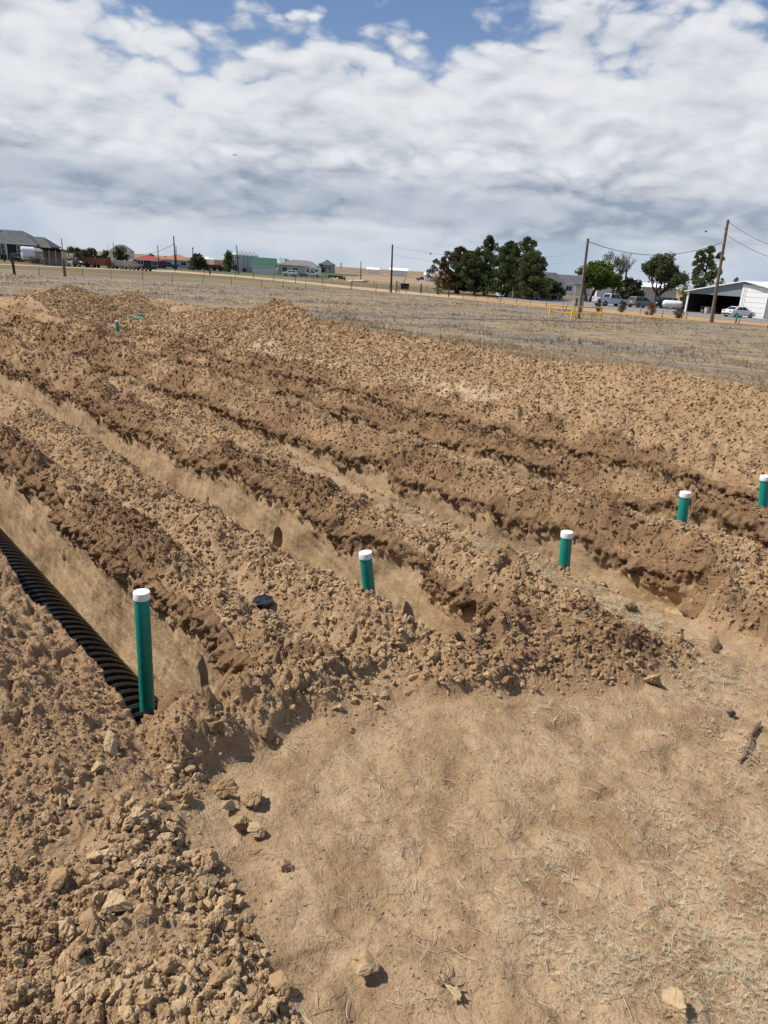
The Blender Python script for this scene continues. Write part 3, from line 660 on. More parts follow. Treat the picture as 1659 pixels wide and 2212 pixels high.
k = np.concatenate([rest, np.arange(len(order), len(cx_))])
gn_scatter('loose_clods', CLOD, PROTO, np.stack([cx_[k], cy_[k], cz_[k]], 1), cg_.random((len(k), 3)) * 6.28, cs_[k], cg_.integers(0, len(PROTO), len(k)), {'dark': cd_[k]}, 'flat')

CLOD_ME = []
for i, (V, Fq) in enumerate([clod_shape(950 + i, 4, 12, 0.13) for i in range(9)]):
    me = np_mesh('clod', V, Fq, smooth=False); me.materials.append(CLOD); CLOD_ME.append(me)
def _near(a, b, c, d): return lambda s, u: s < 0.75 + 0.31 * u and s < 1.9 and u < 2.9 and a <= s < b and c <= u < d
ZONES = [(_near(-9, 0.35, -9, 1.9), 'rough tan clod in the bottom left corner of the near heap', 'clods in the bottom corner of the heap'),
         (_near(-9, 0.35, 1.9, 2.4), 'rough tan clod in the near heap halfway down the left picture edge', 'clods at the left edge of the heap'),
         (_near(-9, 0.35, 2.4, 9), 'rough tan clod in the upper near heap at the left picture edge', 'clods in the upper left of the heap'),
         (_near(0.35, 0.75, -9, 1.7), 'rough tan clod in the near heap, along the bottom picture edge', 'clods along the bottom of the heap'),
         (_near(0.35, 0.75, 1.7, 2.2), 'rough tan clod in the middle of the near heap around the squat brown block', 'clods in the middle of the heap'),
         (_near(0.35, 0.75, 2.2, 9), 'rough tan clod in the upper near heap below the green riser pipe', 'clods in the upper middle of the heap'),
         (_near(0.75, 9, -9, 1.7), 'tan clod at the lower right foot of the near heap by the bare ground', 'clods at the lower foot of the heap'),
         (_near(0.75, 9, 1.7, 2.2), 'tan clod on the right flank of the near heap beside the bare ground', 'clods on the right flank of the heap'),
         (_near(0.75, 9, 2.2, 9), 'tan clod at the upper right of the near heap around the large pale block', 'clods around the large pale block'),
         (lambda s, u: s < 1.25, 'brown dirt clod on the spoil bank beside the black corrugated chamber', 'clods on the bank by the chamber'),
         (lambda s, u: s < 3.3 and u < 3.7, 'dirt clod in the rubble round the near end of the first two trenches', 'clods round the near trench ends'),
         (lambda s, u: s < 3.3, 'tan clod in the rubble row between the first and second trench', 'clods between first and second trench'),
         (lambda s, u: s < 5.1, 'brown clod on the bank between the second and third trench', 'clods between second and third trench'),
         (lambda s, u: s < 6.95, 'clod on the tan spoil bank between the third and fourth trench', 'clods between third and fourth trench'),
         (lambda s, u: s < 9.2, 'clod on the dark bank between the fourth and fifth trench', 'clods between fourth and fifth trench'),
         (lambda s, u: True, 'clod lying on the long spoil ridge along the field', 'clods on the spoil ridge')]
def put_clod(x, y, z, size, dark, label, group, seed, mesh=None):
    g = random.Random(seed)
    o = link('dirt_clod', mesh or CLOD_ME[g.randrange(len(CLOD_ME))]); o.location = (x, y, z); o.scale = (size,) * 3 if not isinstance(size, tuple) else size
    o.rotation_euler = (g.uniform(-.5, .5), g.uniform(-.5, .5), g.uniform(0, 6.28)); o['dark'] = float(dark)
    tag(o, label, 'dirt clod', group); return o
for q, i in enumerate(own):
    s, u = su(cx_[i], cy_[i]); z = next(z for z in ZONES if z[0](s, u))
    word = 'large ' if cs_[i] > 0.045 else 'medium ' if cs_[i] > 0.03 else 'small '
    put_clod(float(cx_[i]), float(cy_[i]), float(cz_[i]), float(cs_[i]), float(cd_[i]), word + z[1], word + z[2], int(q))
def ground_z(x, y):
    return float(dig_surface(np.array([x]), np.array([y]), np.array([0.012]), fine=False)[0][0])
def on_dig(px, py):
    """the point of the dug ground that shows at a pixel of the photograph"""
    z = 0.0
    for _ in range(25): 
        p = P(px, py, z); z = 0.5 * z + 0.5 * ground_z(p.x, p.y)
    return P(px, py, z)
BIG_ME = []
for i in range(9):
    V, Fq = clod_shape(970 + i, 5, 13, 0.09); me = np_mesh('block', V, Fq); me.materials.append(CLOD); BIG_ME.append(me)
BIG = [  # where it shows, half width in photo pixels, squash, darkness, label
 ((481, 1706), 31, 0.8, 0.0, 'large pale tan block topping the stones at the edge of the near heap'),
 ((541, 1730), 32, 0.85, 0.35, 'large brown clod right of the pale block at the edge of the near heap'),
 ((494, 1746), 15, 1.0, 0.0, 'upright tan clod just below the large pale block'),
 ((517, 1785), 22, 0.9, 0.1, 'rounded tan clod below the large brown clod at the heap edge'),
 ((560, 1797), 23, 0.7, 0.1, 'flat tan clod at the heap edge beside the bare ground'),
 ((616, 1872), 16, 0.8, 0.0, 'lone tan clod rolled out onto the bare ground from the heap'),
 ((803, 2094), 27, 0.85, 0.0, 'tan stone beside the dry weed stalk near the bottom edge'),
 ((778, 2076), 13, 0.9, 0.1, 'small clod just behind the tan stone near the bottom edge'),
 ((1455, 2175), 32, 0.85, 0.0, 'large tan boulder lying alone at the bottom right'),
 ((985, 2150), 14, 0.9, 0.0, 'pale stone at the foot of the dry weed stalk'),
 ((126, 1910), 32, 0.8, 0.25, 'biggest block in the lower part of the near heap'),
 ((250, 1960), 30, 0.85, 0.2, 'squat brown block in the middle of the near heap'),
 ((480, 1960), 20, 0.85, 0.3, 'brown clod at the right side of the near heap'),
 ((610, 2135), 28, 0.8, 0.0, 'pale tan block at the foot of the near heap by the bottom edge'),
 ((505, 2100), 22, 0.8, 0.0, 'whitish clod in the lower right of the near heap'),
 ((138, 2092), 14, 1.2, 0.0, 'upright pale clod standing in the fine gravel at the lower left'),
 ((240, 1615), 24, 0.9, 0.15, 'large tan clod on the bank below the green riser pipe'),
 ((215, 1660), 18, 0.9, 0.15, 'round tan clod just below the large one on the bank'),
 ((465, 1575), 19, 1.0, 0.7, 'dark brown clod in the rubble at the end of the first trench'),
 ((573, 1585), 22, 0.8, 0.6, 'broad dark clod at the edge of the rubble beside the bare ground'),
 ((405, 1555), 16, 0.9, 0.2, 'tan clod just right of the end of the black chamber'),
 ((1408, 1470), 25, 0.75, 0.5, 'big brown clod at the right end of the dark rubble'),
 ((1095, 1475), 22, 1.0, 0.75, 'dark brown block in the rubble in front of the second trench'),
 ((1050, 1460), 17, 0.8, 0.1, 'tan clod left of the dark brown block in the rubble'),
 ((930, 1420), 18, 1.1, 0.55, 'tall brown clod in the rubble row near the second green pipe'),
 ((955, 1393), 17, 0.75, 0.0, 'pale stone in the rubble row right of the second green pipe'),
 ((865, 1397), 16, 0.8, 0.0, 'rounded tan stone below the second green pipe'),
 ((335, 1073), 14, 0.8, 0.0, 'pale tan block in the rubble row between first two trenches'),
 ((415, 1125), 19, 0.75, 0.1, 'big tan block in the rubble row near the burrow hole'),
 ((548, 1170), 14, 0.8, 0.0, 'pale clod in the rubble row just left of the burrow hole'),
 ((1121, 1063), 13, 0.85, 0.35, 'brown block on the tan spoil right of the straw strip'),
 ((1255, 1090), 14, 0.8, 0.1, 'tan clod on the spoil bank above the third green pipe'),
 ((1510, 1205), 16, 0.8, 0.0, 'pale tan stone in the rubble right of the fourth green pipe'),
 ((1355, 1310), 18, 1.0, 0.75, 'dark upright clod at the near end of the third trench'),
 ((1540, 1395), 20, 0.7, 0.7, 'cracked dark clod in the mound at the right edge'),
 ((605, 803), 8, 0.8, 0.1, 'tan block on the long spoil ridge'),
]
for q, ((px, py), hw, sq, dk, lab) in enumerate(BIG):
    p = on_dig(px, py + hw * 0.35); size = hw / F_PX * math.hypot(p.y, CAM_H) * 1.12
    o = put_clod(p.x, p.y, p.z + size * 0.42 * sq + 0.015, (size, size, size * sq), dk, lab, None, 5000 + q, BIG_ME[q % 9])
# black lump and white caliche flake
p = on_dig(1580, 1548)
m, N = new_mat('black_lump'); pr = principled(N, (0.012, 0.011, 0.012), 0.55, 0.5)
V, Fq = clod_shape(991, 4, 14, 0.16); me = np_mesh('lump', V, Fq); o = link('black_lump', me, m); o.location = p + Vector((0, 0, 0.022)); o.scale = (0.036, 0.036, 0.028)
tag(o, 'small black lump of asphalt lying alone on the bare earth at the right', 'lump')
p = on_dig(1135, 958)
m, N = new_mat('caliche'); principled(N, N.mix(N.noise(N.node('ShaderNodeTexCoord').outputs['Object'], 3, 5, .6), (0.42, 0.35, 0.24), (0.66, 0.60, 0.48)), 0.95, 0.1)
V, Fq = clod_shape(993, 4, 12, 0.16); me = np_mesh('flake', V, Fq); o = link('caliche_flake', me, m); o.location = p + Vector((0, 0, 0.05)); o.scale = (0.16, 0.13, 0.045); o.rotation_euler = (0.1, -0.2, 0.4)
tag(o, 'whitish cracked flake of caliche at the foot of the long spoil ridge', 'rock')

# ------------------------------------------------------------------ pipes
def plastic(name, col, rough=0.35, dirt=0.25, dcol=(0.33, 0.22, 0.12), spec=0.5):
    m, N = new_mat(name); pos = N.node('ShaderNodeTexCoord').outputs['Object']
    n = N.noise(pos, 14.0, 6, 0.65)
    c = N.mix(N.ramp(n, 0.55, 0.82, 0.0, dirt), col, dcol)
    c = N.mix(N.ramp(N.noise(pos, 3.0, 3, 0.5), 0.3, 0.7, 0.0, 0.18), c, N.vm('SCALE', c, 0.75))
    principled(N, c, N.ramp(n, 0.4, 0.8, rough, min(1, rough + 0.35)), spec); return m
GREEN = plastic('green_pvc', (0.004, 0.250, 0.198), 0.45, 0.30)
WHITE = plastic('white_pvc', (0.80, 0.80, 0.80), 0.4, 0.10)
INK = plastic('grey_ink', (0.48, 0.48, 0.49), 0.6, 0)
def riser(px_top, px_base, s_at, length, label, below=0.35, r=0.0535):
    """a capped riser whose foot shows at px_base and stands on the line s = s_at"""
    a = P(*px_base, 0.0); k = s_at / su(a.x, a.y)[0]; z0 = CAM_H * (1 - k); foot = Vector((a.x * k, a.y * k, z0))
    b = P(*px_top, 0.0); kk = foot.y / b.y; top = Vector((b.x * kk, foot.y, CAM_H * (1 - kk)))
    ax = (top - foot); L = ax.length; ax.normalize()
    t = empty('riser_pipe', foot); t.rotation_euler = ax.to_track_quat('Z', 'Y').to_euler()
    MB().lathe([(r, -below), (r, L - 0.045), (r * 0.99, L - 0.04)], 32).build('pipe', GREEN, t, smooth=True)
    cp = MB().lathe([(r * 1.03, L - 0.052), (r * 1.085, L - 0.050), (r * 1.085, L - 0.004), (r * 1.05, L), (0.001, L + 0.001)], 32).build('cap', WHITE, t, smooth=True)
    mk = MB()
    for row, wd in ((0.010, 0.022), (-0.002, 0.030), (-0.014, 0.016)):
        for q in range(int(wd / 0.006)):
            xx = -wd + q * 0.012; mk.box(xx, xx + 0.008, row - 0.003, row + 0.003, L + 0.0012, L + 0.0018)
    mk.build('moulded_mark', INK, cp)
    return tag(t, label, 'pipe', 'green capped riser pipes'), foot, L
LIN = [riser((305.5, 1278), (319, 1538), 1.68, 1.0, 'tallest green riser pipe with white cap, standing in the trench with the black chamber', 0.12, 0.050),
       riser((789, 1193), (801, 1312), 3.72, 0.5, 'second tallest green riser pipe with white cap, near the black lid', 0.5),
       riser((1225, 1149), (1219, 1218), 5.52, 0.4, 'short green riser pipe with white cap at the straw strip', 0.5),
       riser((1481, 1063), (1472, 1131), 7.30, 0.4, 'green riser pipe with white cap behind the heap of pale clods', 0.5),
       riser((1653, 1028), (1648, 1090), 8.92, 0.4, 'green riser pipe with white cap cut by the right picture edge', 0.5),
       riser((252.5, 692), (255, 719), 9.0, 0.5, 'farthest green riser pipe with white cap, at the far trench end', 0.5)]
# a green stub by the farmyard fence
a = P(1588.5, 699, FIELD_Z); t = empty('riser_pipe', a); MB().lathe([(0.11, -0.2), (0.11, 0.95), (0.10, 1.0)], 16).build('pipe', GREEN, t, smooth=True); MB().lathe([(0.122, 0.86), (0.122, 1.02), (0.01, 1.03)], 16).build('cap', GREEN, t, smooth=True)
tag(t, 'green stub pipe standing by the wire fence beside the white sedan', 'pipe')

# ------------------------------------------------------------------ leaching chamber in the first trench
BLACK = plastic('black_plastic', (0.010, 0.010, 0.011), 0.32, 0.45, (0.22, 0.16, 0.11))
def chamber():
    s0, s1, u0, u1, fl = TRENCH[0]
    W, Hh, pitch = 0.335, 0.40, 0.108
    base = fl - 0.02
    ua, ub = 2.95, 12.5
    sc_ = 1.58
    t = empty('leaching_chamber', (*xy(sc_, ua), base), math.atan2(TU[1], TU[0]))      # local x runs along the trench
    n = 20
    sect = lambda w, hh: [(w * math.cos(math.pi * k / n) * (1 + 0.05 * math.sin(math.pi * k / n)), hh * math.sin(math.pi * k / n) ** 0.8) for k in range(n + 1)]
    def shell(x0, x1, w0, h0, w1, h1, mb):
        a, b = sect(w0, h0), sect(w1, h1); m = n + 1
        mb.add([(x0, y, z) for y, z in a] + [(x1, y, z) for y, z in b], [(i, i + 1, m + i + 1, m + i) for i in range(n)])
    sh = MB(); x = 0.0; L = ub - ua
    shell(0.0, L, W * 0.93, Hh * 0.90, W * 0.93, Hh * 0.90, sh)
    sh.add([(0, y, z) for y, z in sect(W * 0.93, Hh * 0.90)], [tuple(range(n + 1))])
    sh.build('shell', BLACK, t, smooth=True)
    rib = MB()
    w, hh = W, Hh
    shell(0.0, 0.004, W * .92, Hh * .89, w, hh, rib)
    shell(0.004, 0.028, w, hh, w * 1.014, hh * 1.025, rib); shell(0.028, 0.052, w * 1.014, hh * 1.025, w, hh, rib); shell(0.052, 0.060, w, hh, W * .92, Hh * .89, rib)
    rm = rib.mesh('rib', smooth=True); rm.materials.append(BLACK)
    for q in range(int(L / pitch)):
        o = link('rib', rm, None, t); o.location = (q * pitch, 0, 0)
    tag(t, 'black corrugated leaching chamber lying along the nearest trench', 'drain chamber')
    return t
chamber()
# crumbled soil lying along the chamber and burying the foot of the bank
# ------------------------------------------------------------------ small things on the dig
def lid(px, py, r, mat, label, tilt=(0.06, -0.05)):
    p = on_dig(px, py); t = empty('access_lid', (p.x, p.y, p.z + 0.045)); t.rotation_euler = (tilt[0], tilt[1], 0.3)
    b = MB().lathe([(r * 0.98, -0.02), (r, -0.015), (r, 0.004), (r * 0.97, 0.010), (r * 0.86, 0.010), (r * 0.85, 0.006), (0.002, 0.007)], 28).build('disc', mat, t, smooth=True)
    for a in range(4):
        an = a * math.pi / 2 + 0.4; MB().tube([(r * 0.25 * math.cos(an), r * 0.25 * math.sin(an), 0.008), (r * 0.8 * math.cos(an), r * 0.8 * math.sin(an), 0.008)], 0.004, 6).build('rib', mat, t)
    return tag(t, label, 'lid')
BLUEBLACK = plastic('blue_black_plastic', (0.012, 0.014, 0.020), 0.3, 0.22)
lid(568, 1310, 0.072, BLUEBLACK, 'round black plastic lid lying flat between the first two green pipes')
LIDGREEN = plastic('lid_green', (0.10, 0.20, 0.165), 0.5, 0.4)
p = on_dig(290, 690); t = empty('tank_lid', (p.x, p.y, p.z + 0.06), 0.2); t.rotation_euler = (0.04, 0.03, 0.12)
MB().lathe([(0.43, -0.08), (0.45, -0.06), (0.45, 0.0), (0.42, 0.03), (0.30, 0.045), (0.02, 0.05)], 28).build('dome', LIDGREEN, t, smooth=True)
for a in range(8):
    an = a * math.pi / 4; MB().box(0.12, 0.42, -0.012, 0.012, 0.028, 0.052).xf(Matrix.Rotation(an, 4, 'Z')).build('rib', LIDGREEN, t)
tag(t, 'flat grey green tank lid lying by the farthest green pipe', 'lid')
p = on_dig(782, 1450); bm_ = MB(); MINT = plastic('mint_plastic', (0.02, 0.36, 0.26), 0.5, 0.3)
g = random.Random(3)
for q in range(5):
    x0, y0 = g.uniform(-.022, .022), g.uniform(-.012, .012); bm_.add([(x0, y0, .004), (x0 + .016, y0 + .004, .010), (x0 + .013, y0 + .014, .007), (x0 - .003, y0 + .010, .003), (x0, y0, .001), (x0 + .016, y0 + .004, .007), (x0 + .013, y0 + .014, .004), (x0 - .003, y0 + .010, .0)], [(0, 1, 2, 3), (7, 6, 5, 4), (0, 4, 5, 1), (1, 5, 6, 2), (2, 6, 7, 3), (3, 7, 4, 0)])
o = bm_.build('plastic_shavings', MINT); o.location = p + Vector((0, 0, 0.008)); tag(o, 'bright green plastic shavings on the soil below the second pipe', 'plastic scrap')

# ------------------------------------------------------------------ prairie, roads
FZ = FIELD_Z
def B(px, py): return P(px, py, FZ)
z1 = lambda x, y: (.2604 * x, 459 + .2604 * y)
z2 = lambda x, y: (378 + .2604 * x, 459 + .2604 * y)
z3 = lambda x, y: (810 + .2604 * x, 459 + .2604 * y)
z4 = lambda x, y: (1215 + .26756 * x, 459 + .26756 * y)
def mpp(p): return p.y / 1.043 / F_PX                       # metres per photo pixel at a far point
def simple(name, col, rough=0.7, spec=0.3, var=0.25, scale=3.0, metal=0.0, bump=0.0):
    m, N = new_mat(name); pos = N.node('ShaderNodeTexCoord').outputs['Object']
    n = N.noise(pos, scale, 5, 0.6)
    c = N.mix(N.ramp(n, 0.3, 0.75, 0.0, 1.0), col, tuple(v * (1 - var) for v in col))
    b = principled(N, c, rough, spec, Metallic=metal)
    if bump: N.l.new(bumpn(N, n, bump, 0.02), b.inputs['Normal'])
    return m
def road_mat(name, c1, c2):
    m, N = new_mat(name); pos = N.node('ShaderNodeNewGeometry').outputs['Position']
    n = N.noise(N.vm('MULTIPLY', pos, (0.5, 1, 1)), 0.7, 7, 0.62)
    principled(N, N.mix(N.ramp(n, 0.3, 0.7), c1, c2), 0.95, 0.1); return m
SAND = road_mat('sand_road', (0.36, 0.255, 0.155), (0.47, 0.345, 0.22))
ORANGE = road_mat('orange_sand', (0.34, 0.20, 0.105), (0.43, 0.27, 0.15))
GRAVEL = road_mat('gravel', (0.19, 0.178, 0.17), (0.27, 0.255, 0.245))
SAGE = road_mat('weedy_verge', (0.145, 0.125, 0.070), (0.235, 0.190, 0.108))
def sheet(name, near, far, mat, lift):
    """a flat strip between two rows of photo points"""
    a = [B(*p) for p in near]; b = [B(*p) for p in far]
    g = random.Random(len(name)); n = 14; V = []; rows = []
    def dens(l):
        o = []
        for i in range(len(l) - 1):
            for k in range(n): o.append(l[i].lerp(l[i + 1], k / n))
        o.append(l[-1]); return o
    a, b = dens(a), dens(b); mb = MB()
    V = [(p.x + g.uniform(-.25, .25), p.y + g.uniform(-.6, .6), FZ + lift) for p in a] + [(p.x, p.y + g.uniform(-.6, .6), FZ + lift) for p in b]
    m = len(a); mb.add(V, [(i, i + 1, m + i + 1, m + i) for i in range(m - 1)])
    return tag(mb.build(name, mat), kind='structure')
sheet('dirt_road', [(0, 572), (200, 581), (378, 588.5), (508, 598.5), (638, 611), (808, 629), (940, 641), (1070, 652)], [(0, 570), (200, 579), (378, 584.5), (508, 594.5), (638, 606), (808, 623), (940, 635), (1070, 645)], SAND, 0.02)
sheet('sand_verge', [(1000, 647), (1100, 658), (1215, 669), (1350, 681), (1480, 692), (1659, 706)], [(1000, 642), (1100, 648), (1215, 655), (1350, 662), (1480, 672), (1659, 690)], ORANGE, 0.035)
sheet('gravel_yard', [(1080, 646.5), (1215, 659), (1350, 671), (1480, 682), (1659, 699)], [(1080, 640), (1215, 648), (1350, 655), (1480, 662), (1659, 672)], GRAVEL, 0.055)
sheet('weedy_strip', [(0, 590), (240, 599), (438, 610), (640, 621), (800, 626)], [(0, 588), (240, 592), (438, 600), (640, 612), (800, 622)], SAGE, 0.012)

# ------------------------------------------------------------------ plants
def leaf_mat(name, c1, c2, c3=None, trans=0.25):
    m, N = new_mat(name); pos = N.node('ShaderNodeTexCoord').outputs['Object']
    n = N.noise(pos, 1.1, 3, 0.6); n2 = N.noise(pos, 7.0, 2, 0.5)
    c = N.mix(N.ramp(n, 0.32, 0.66), c1, c2); c = N.mix(N.ramp(n2, 0.45, 0.7, 0, 0.6), c, c3 or c2)
    d = N.node('ShaderNodeBsdfDiffuse', {'Color': c}); t = N.node('ShaderNodeBsdfTranslucent', {'Color': c})
    mx = N.node('ShaderNodeMixShader', {0: trans}); N.l.new(d.outputs[0], mx.inputs[1]); N.l.new(t.outputs[0], mx.inputs[2])
    N.l.new(mx.outputs[0], N.node('ShaderNodeOutputMaterial').inputs[0]); return m
PINE = leaf_mat('pine_needles', (0.068, 0.096, 0.038), (0.120, 0.152, 0.060), (0.160, 0.182, 0.080), 0.28)
PINE2 = leaf_mat('dark_pine_needles', (0.056, 0.084, 0.032), (0.100, 0.132, 0.050), (0.130, 0.158, 0.064), 0.28)
JUNI = leaf_mat('brown_juniper', (0.070, 0.054, 0.027), (0.145, 0.082, 0.042), (0.085, 0.082, 0.040), 0.25)
LEAF = leaf_mat('bright_leaves', (0.060, 0.095, 0.022), (0.115, 0.160, 0.035), (0.150, 0.190, 0.045), 0.35)
OLIVE = leaf_mat('olive_leaves', (0.070, 0.088, 0.040), (0.115, 0.135, 0.058), (0.145, 0.160, 0.070), 0.35)
SHRUB = leaf_mat('grey_green_shrub', (0.065, 0.072, 0.042), (0.115, 0.118, 0.070), None, 0.25)
DEAD = leaf_mat('dead_orange_needles', (0.165, 0.078, 0.034), (0.27, 0.140, 0.062), (0.12, 0.065, 0.03), 0.25)
MIXED = leaf_mat('half_dead_needles', (0.050, 0.060, 0.022), (0.200, 0.115, 0.050), (0.075, 0.085, 0.035), 0.25)
BARK = simple('bark', (0.085, 0.062, 0.046), 0.95, 0.1, 0.5, 6.0, 0, 0.6)
TWIG = simple('grey_twig', (0.20, 0.165, 0.13), 0.95, 0.1, 0.4, 6.0)
def leaf_mesh(name, centers, per, spread, size, seed, flat=0.6, needle=False):
    """small leaf faces strewn round cluster centres"""
    g = np.random.default_rng(seed); c = np.repeat(np.asarray(centers, float), per, axis=0); n = len(c)
    sp = np.repeat(np.broadcast_to(np.asarray(spread, float), (len(centers),)), per)
    d = g.normal(size=(n, 3)); d /= np.linalg.norm(d, axis=1)[:, None]; rr = g.random(n) ** 0.45
    p = c + d * (sp * rr)[:, None] * np.array([1, 1, flat])
    t = g.normal(size=(n, 3)); t /= np.linalg.norm(t, axis=1)[:, None]
    if needle: t = 0.55 * t + 0.75 * d + np.array([0, 0, 0.25]); t /= np.linalg.norm(t, axis=1)[:, None]
    b = np.cross(t, g.normal(size=(n, 3))); b /= np.linalg.norm(b, axis=1)[:, None]
    s = size * (0.6 + 0.8 * g.random(n)); w = s * (0.22 if needle else 0.5)
    q = np.stack([p - b * w[:, None] * .6, p + t * s[:, None] * .5 - b * w[:, None], p + t * s[:, None] * 1.1, p + t * s[:, None] * .5 + b * w[:, None]], 1).reshape(-1, 3)
    return np_mesh(name, q, np.arange(4 * n).reshape(-1, 4), smooth=False)
def trunk_mb(h, r, seed, lean=0.0, n=7):
    g = random.Random(seed); pts = [(0, 0, -0.15)]; rs = [r * 1.25]
    for i in range(1, n + 1):
        t = i / n; pts.append((lean * h * t + g.uniform(-.06, .06) * h * .25, g.uniform(-.06, .06) * h * .25, h * t)); rs.append(r * (1 - 0.86 * t))
    return MB().tube(pts, rs, 8)
def pine(px, py, height, width, seed, label, mat=PINE, clusters=95, per=70, openness=0.0, low=0.12, shape='oval', group=None, back=0.0, name='pine_tree', leaf=0.20, trunk_r=None):
    p = B(px, py); p.y += back; p.x += back * p.x / p.y; t = empty(name, p, random.Random(seed).uniform(0, 6)); g = random.Random(seed)
    r0 = trunk_r or 0.028 * height
    tm = trunk_mb(height * 0.95, r0, seed); cs, sp = [], []
    for i in range(clusters):
        f = (i + g.random()) / clusters; z = low + (0.985 - low) * f
        if shape == 'oval': rad = math.sin(math.pi * min(1, (0.16 + 0.84 * f) ** 0.85)) ** 0.75
        elif shape == 'cone': rad = (1 - f) ** 0.8 * 0.95 + 0.05
        elif shape == 'wide': rad = (1 - f ** 2.2) ** 0.6
        else: rad = math.sin(math.pi * min(1, 0.25 + 0.75 * f)) ** 0.6
        a = g.uniform(0, 6.283); rad *= width / 2 * (0.74 + 0.34 * math.sin(a * 2 + seed + 5 * f) + 0.14 * math.sin(a * 3 - seed * 2 + 11 * f)); q = rad * math.sqrt(g.uniform(0.12, 1.0)) * (1 - openness * g.random() * 0.4)
        c = Vector((q * math.cos(a), q * math.sin(a), z * height)); cs.append(c); sp.append(height * g.uniform(0.032, 0.062) * (0.55 + 0.55 * (1 - f)))
        if g.random() < 0.55:
            z0 = max(0.1 * height, c.z - q * 0.5); tm.tube([(0, 0, z0), tuple(Vector((c.x * .5, c.y * .5, (z0 + c.z) / 2 - .05 * q))), tuple(c)], [r0 * .28, r0 * .2, r0 * .08], 4)
    tm.build('trunk', BARK, t)
    me = leaf_mesh('crown', cs, per, sp, leaf, seed, 0.75, needle=True); link('crown', me, mat, t)
    return tag(t, label, 'tree', group)
def branchy(px, py, height, width, seed, label, leaf=None, leaf_share=1.0, per=26, lsize=0.22, depth=5, group=None, back=0.0, name='leafy_tree', side=None, bark=TWIG, spread=0.5):
    p = B(px, py); p.y += back; p.x += back * p.x / p.y; t = empty(name, p); g = random.Random(seed); mb = MB(); tips = []
    def grow(a, d, L, r, k):
        b = a + d * L; mid = a.lerp(b, .5) + Vector((g.uniform(-1, 1), g.uniform(-1, 1), g.uniform(-.3, .5))) * L * .07
        mb.tube([a, mid, b], [r, r * .85, r * .68], 5 if k > 2 else 3, caps=False)
        if k <= (3 if leaf_share > .5 else 2): tips.append(b); tips.append(mid)
        if k == 0: return
        for _ in range(g.choice((2, 3, 3)) if k > 1 else g.choice((2, 3))):
            e = (d + Vector((g.uniform(-1, 1) * width / height * 1.5, g.uniform(-1, 1) * width / height * 1.5, g.uniform(-.15, .75))) * .75).normalized()
            grow(b, e, L * g.uniform(.62, .86), r * .62, k - 1)
    L0 = height * 0.10
    for q in range(2): grow(Vector((q * .15, 0, -0.1)), Vector((g.uniform(-.25, .25) + (q - .5) * .3, g.uniform(-.2, .2), 1)).normalized(), L0, 0.016 * height, depth)
    zs = max(v[2] for v in mb.v); xs = max(abs(v[0]) for v in mb.v); k = height / zs; kx = width / 2 / xs
    S = Matrix.Diagonal((kx, kx, k, 1)); mb.xf(S); mb.build('trunk', bark, t)
    if leaf:
        cs = [S @ c for c in tips if side is None or side(S @ c)]; g.shuffle(cs); cs = cs[:max(8, int(len(cs) * leaf_share))]
        link('crown', leaf_mesh('crown', cs, per, spread, lsize, seed, 0.8), leaf, t)
    return tag(t, label, 'tree', group)
def shrub(px, py, height, width, seed, label, mat, clusters=26, per=60, cone=False, needle=False, name='shrub', cat='shrub', back=0.0, group=None):
    p = B(px, py); p.y += back; p.x += back * p.x / p.y; t = empty(name, p); g = random.Random(seed); cs = []; sp = []; st = MB()
    for i in range(clusters):
        f = (i + g.random()) / clusters; a = g.uniform(0, 6.283); rad = width / 2 * ((1 - f) ** .8 if cone else math.sqrt(max(0, 1 - (f * .95) ** 2.4))) * math.sqrt(g.random())
        c = Vector((rad * math.cos(a), rad * math.sin(a), height * (0.08 + 0.86 * f))); cs.append(c); sp.append(min(height, width) * g.uniform(.12, .2))
        st.tube([(0, 0, -0.05), tuple(c * 0.55 + Vector((0, 0, -.02))), tuple(c)], [.018 * height, .012 * height, .005 * height], 3)
    st.build('stem', BARK, t); link('foliage', leaf_mesh('foliage', cs, per, sp, min(height, width) * 0.11, seed, 0.85, needle), mat, t)
    return tag(t, label, cat, group)

pine(*z3(680, 672), 8.0, 14.0, 1, 'broad brownish juniper, leftmost of the trees by the sand road', JUNI, 230, 110, 0, 0.10, 'wide', name='juniper_tree', leaf=0.27, trunk_r=0.5)
pine(*z3(820, 685), 7.4, 12.0, 2, 'dark green pine beside the brown juniper', PINE2, 190, 110, 0, 0.10, 'wide', leaf=0.27)
pine(*z3(905, 690), 10.3, 9.6, 3, 'tall open topped pine, left of the two tallest', PINE, 150, 100, 0.2, 0.15, 'oval', leaf=0.27, back=4)
pine(*z3(1085, 705), 9.2, 12.0, 4, 'dense dark pine in the middle of the tree group', PINE2, 230, 110, 0, 0.08, 'oval', leaf=0.27)
pine(*z3(1215, 712), 10.4, 10.2, 5, 'tall open topped pine, right of the two tallest', PINE, 150, 100, 0.2, 0.15, 'oval', leaf=0.27, back=5)
pine(*z3(1262, 722), 7.4, 10.0, 6, 'shorter pine in front of the white house', PINE, 180, 100, 0.1, 0.08, 'wide', leaf=0.32)
pine(*z4(1098, 782), 10.9, 11.0, 7, 'big open pine standing behind the grey workshop', PINE, 95, 170, 0.1, 0.24, 'oval', leaf=0.28, back=6)
pine(*z4(1395, 760), 7.2, 3.0, 8, 'slim pine top showing above the workshop roof, the left one', PINE2, 30, 55, 0.2, 0.3, 'oval', leaf=0.24, back=55)
pine(*z4(1505, 760), 7.8, 3.8, 9, 'bushy pine top showing above the workshop roof, the right one', PINE2, 40, 60, 0, 0.3, 'oval', leaf=0.24, back=55)
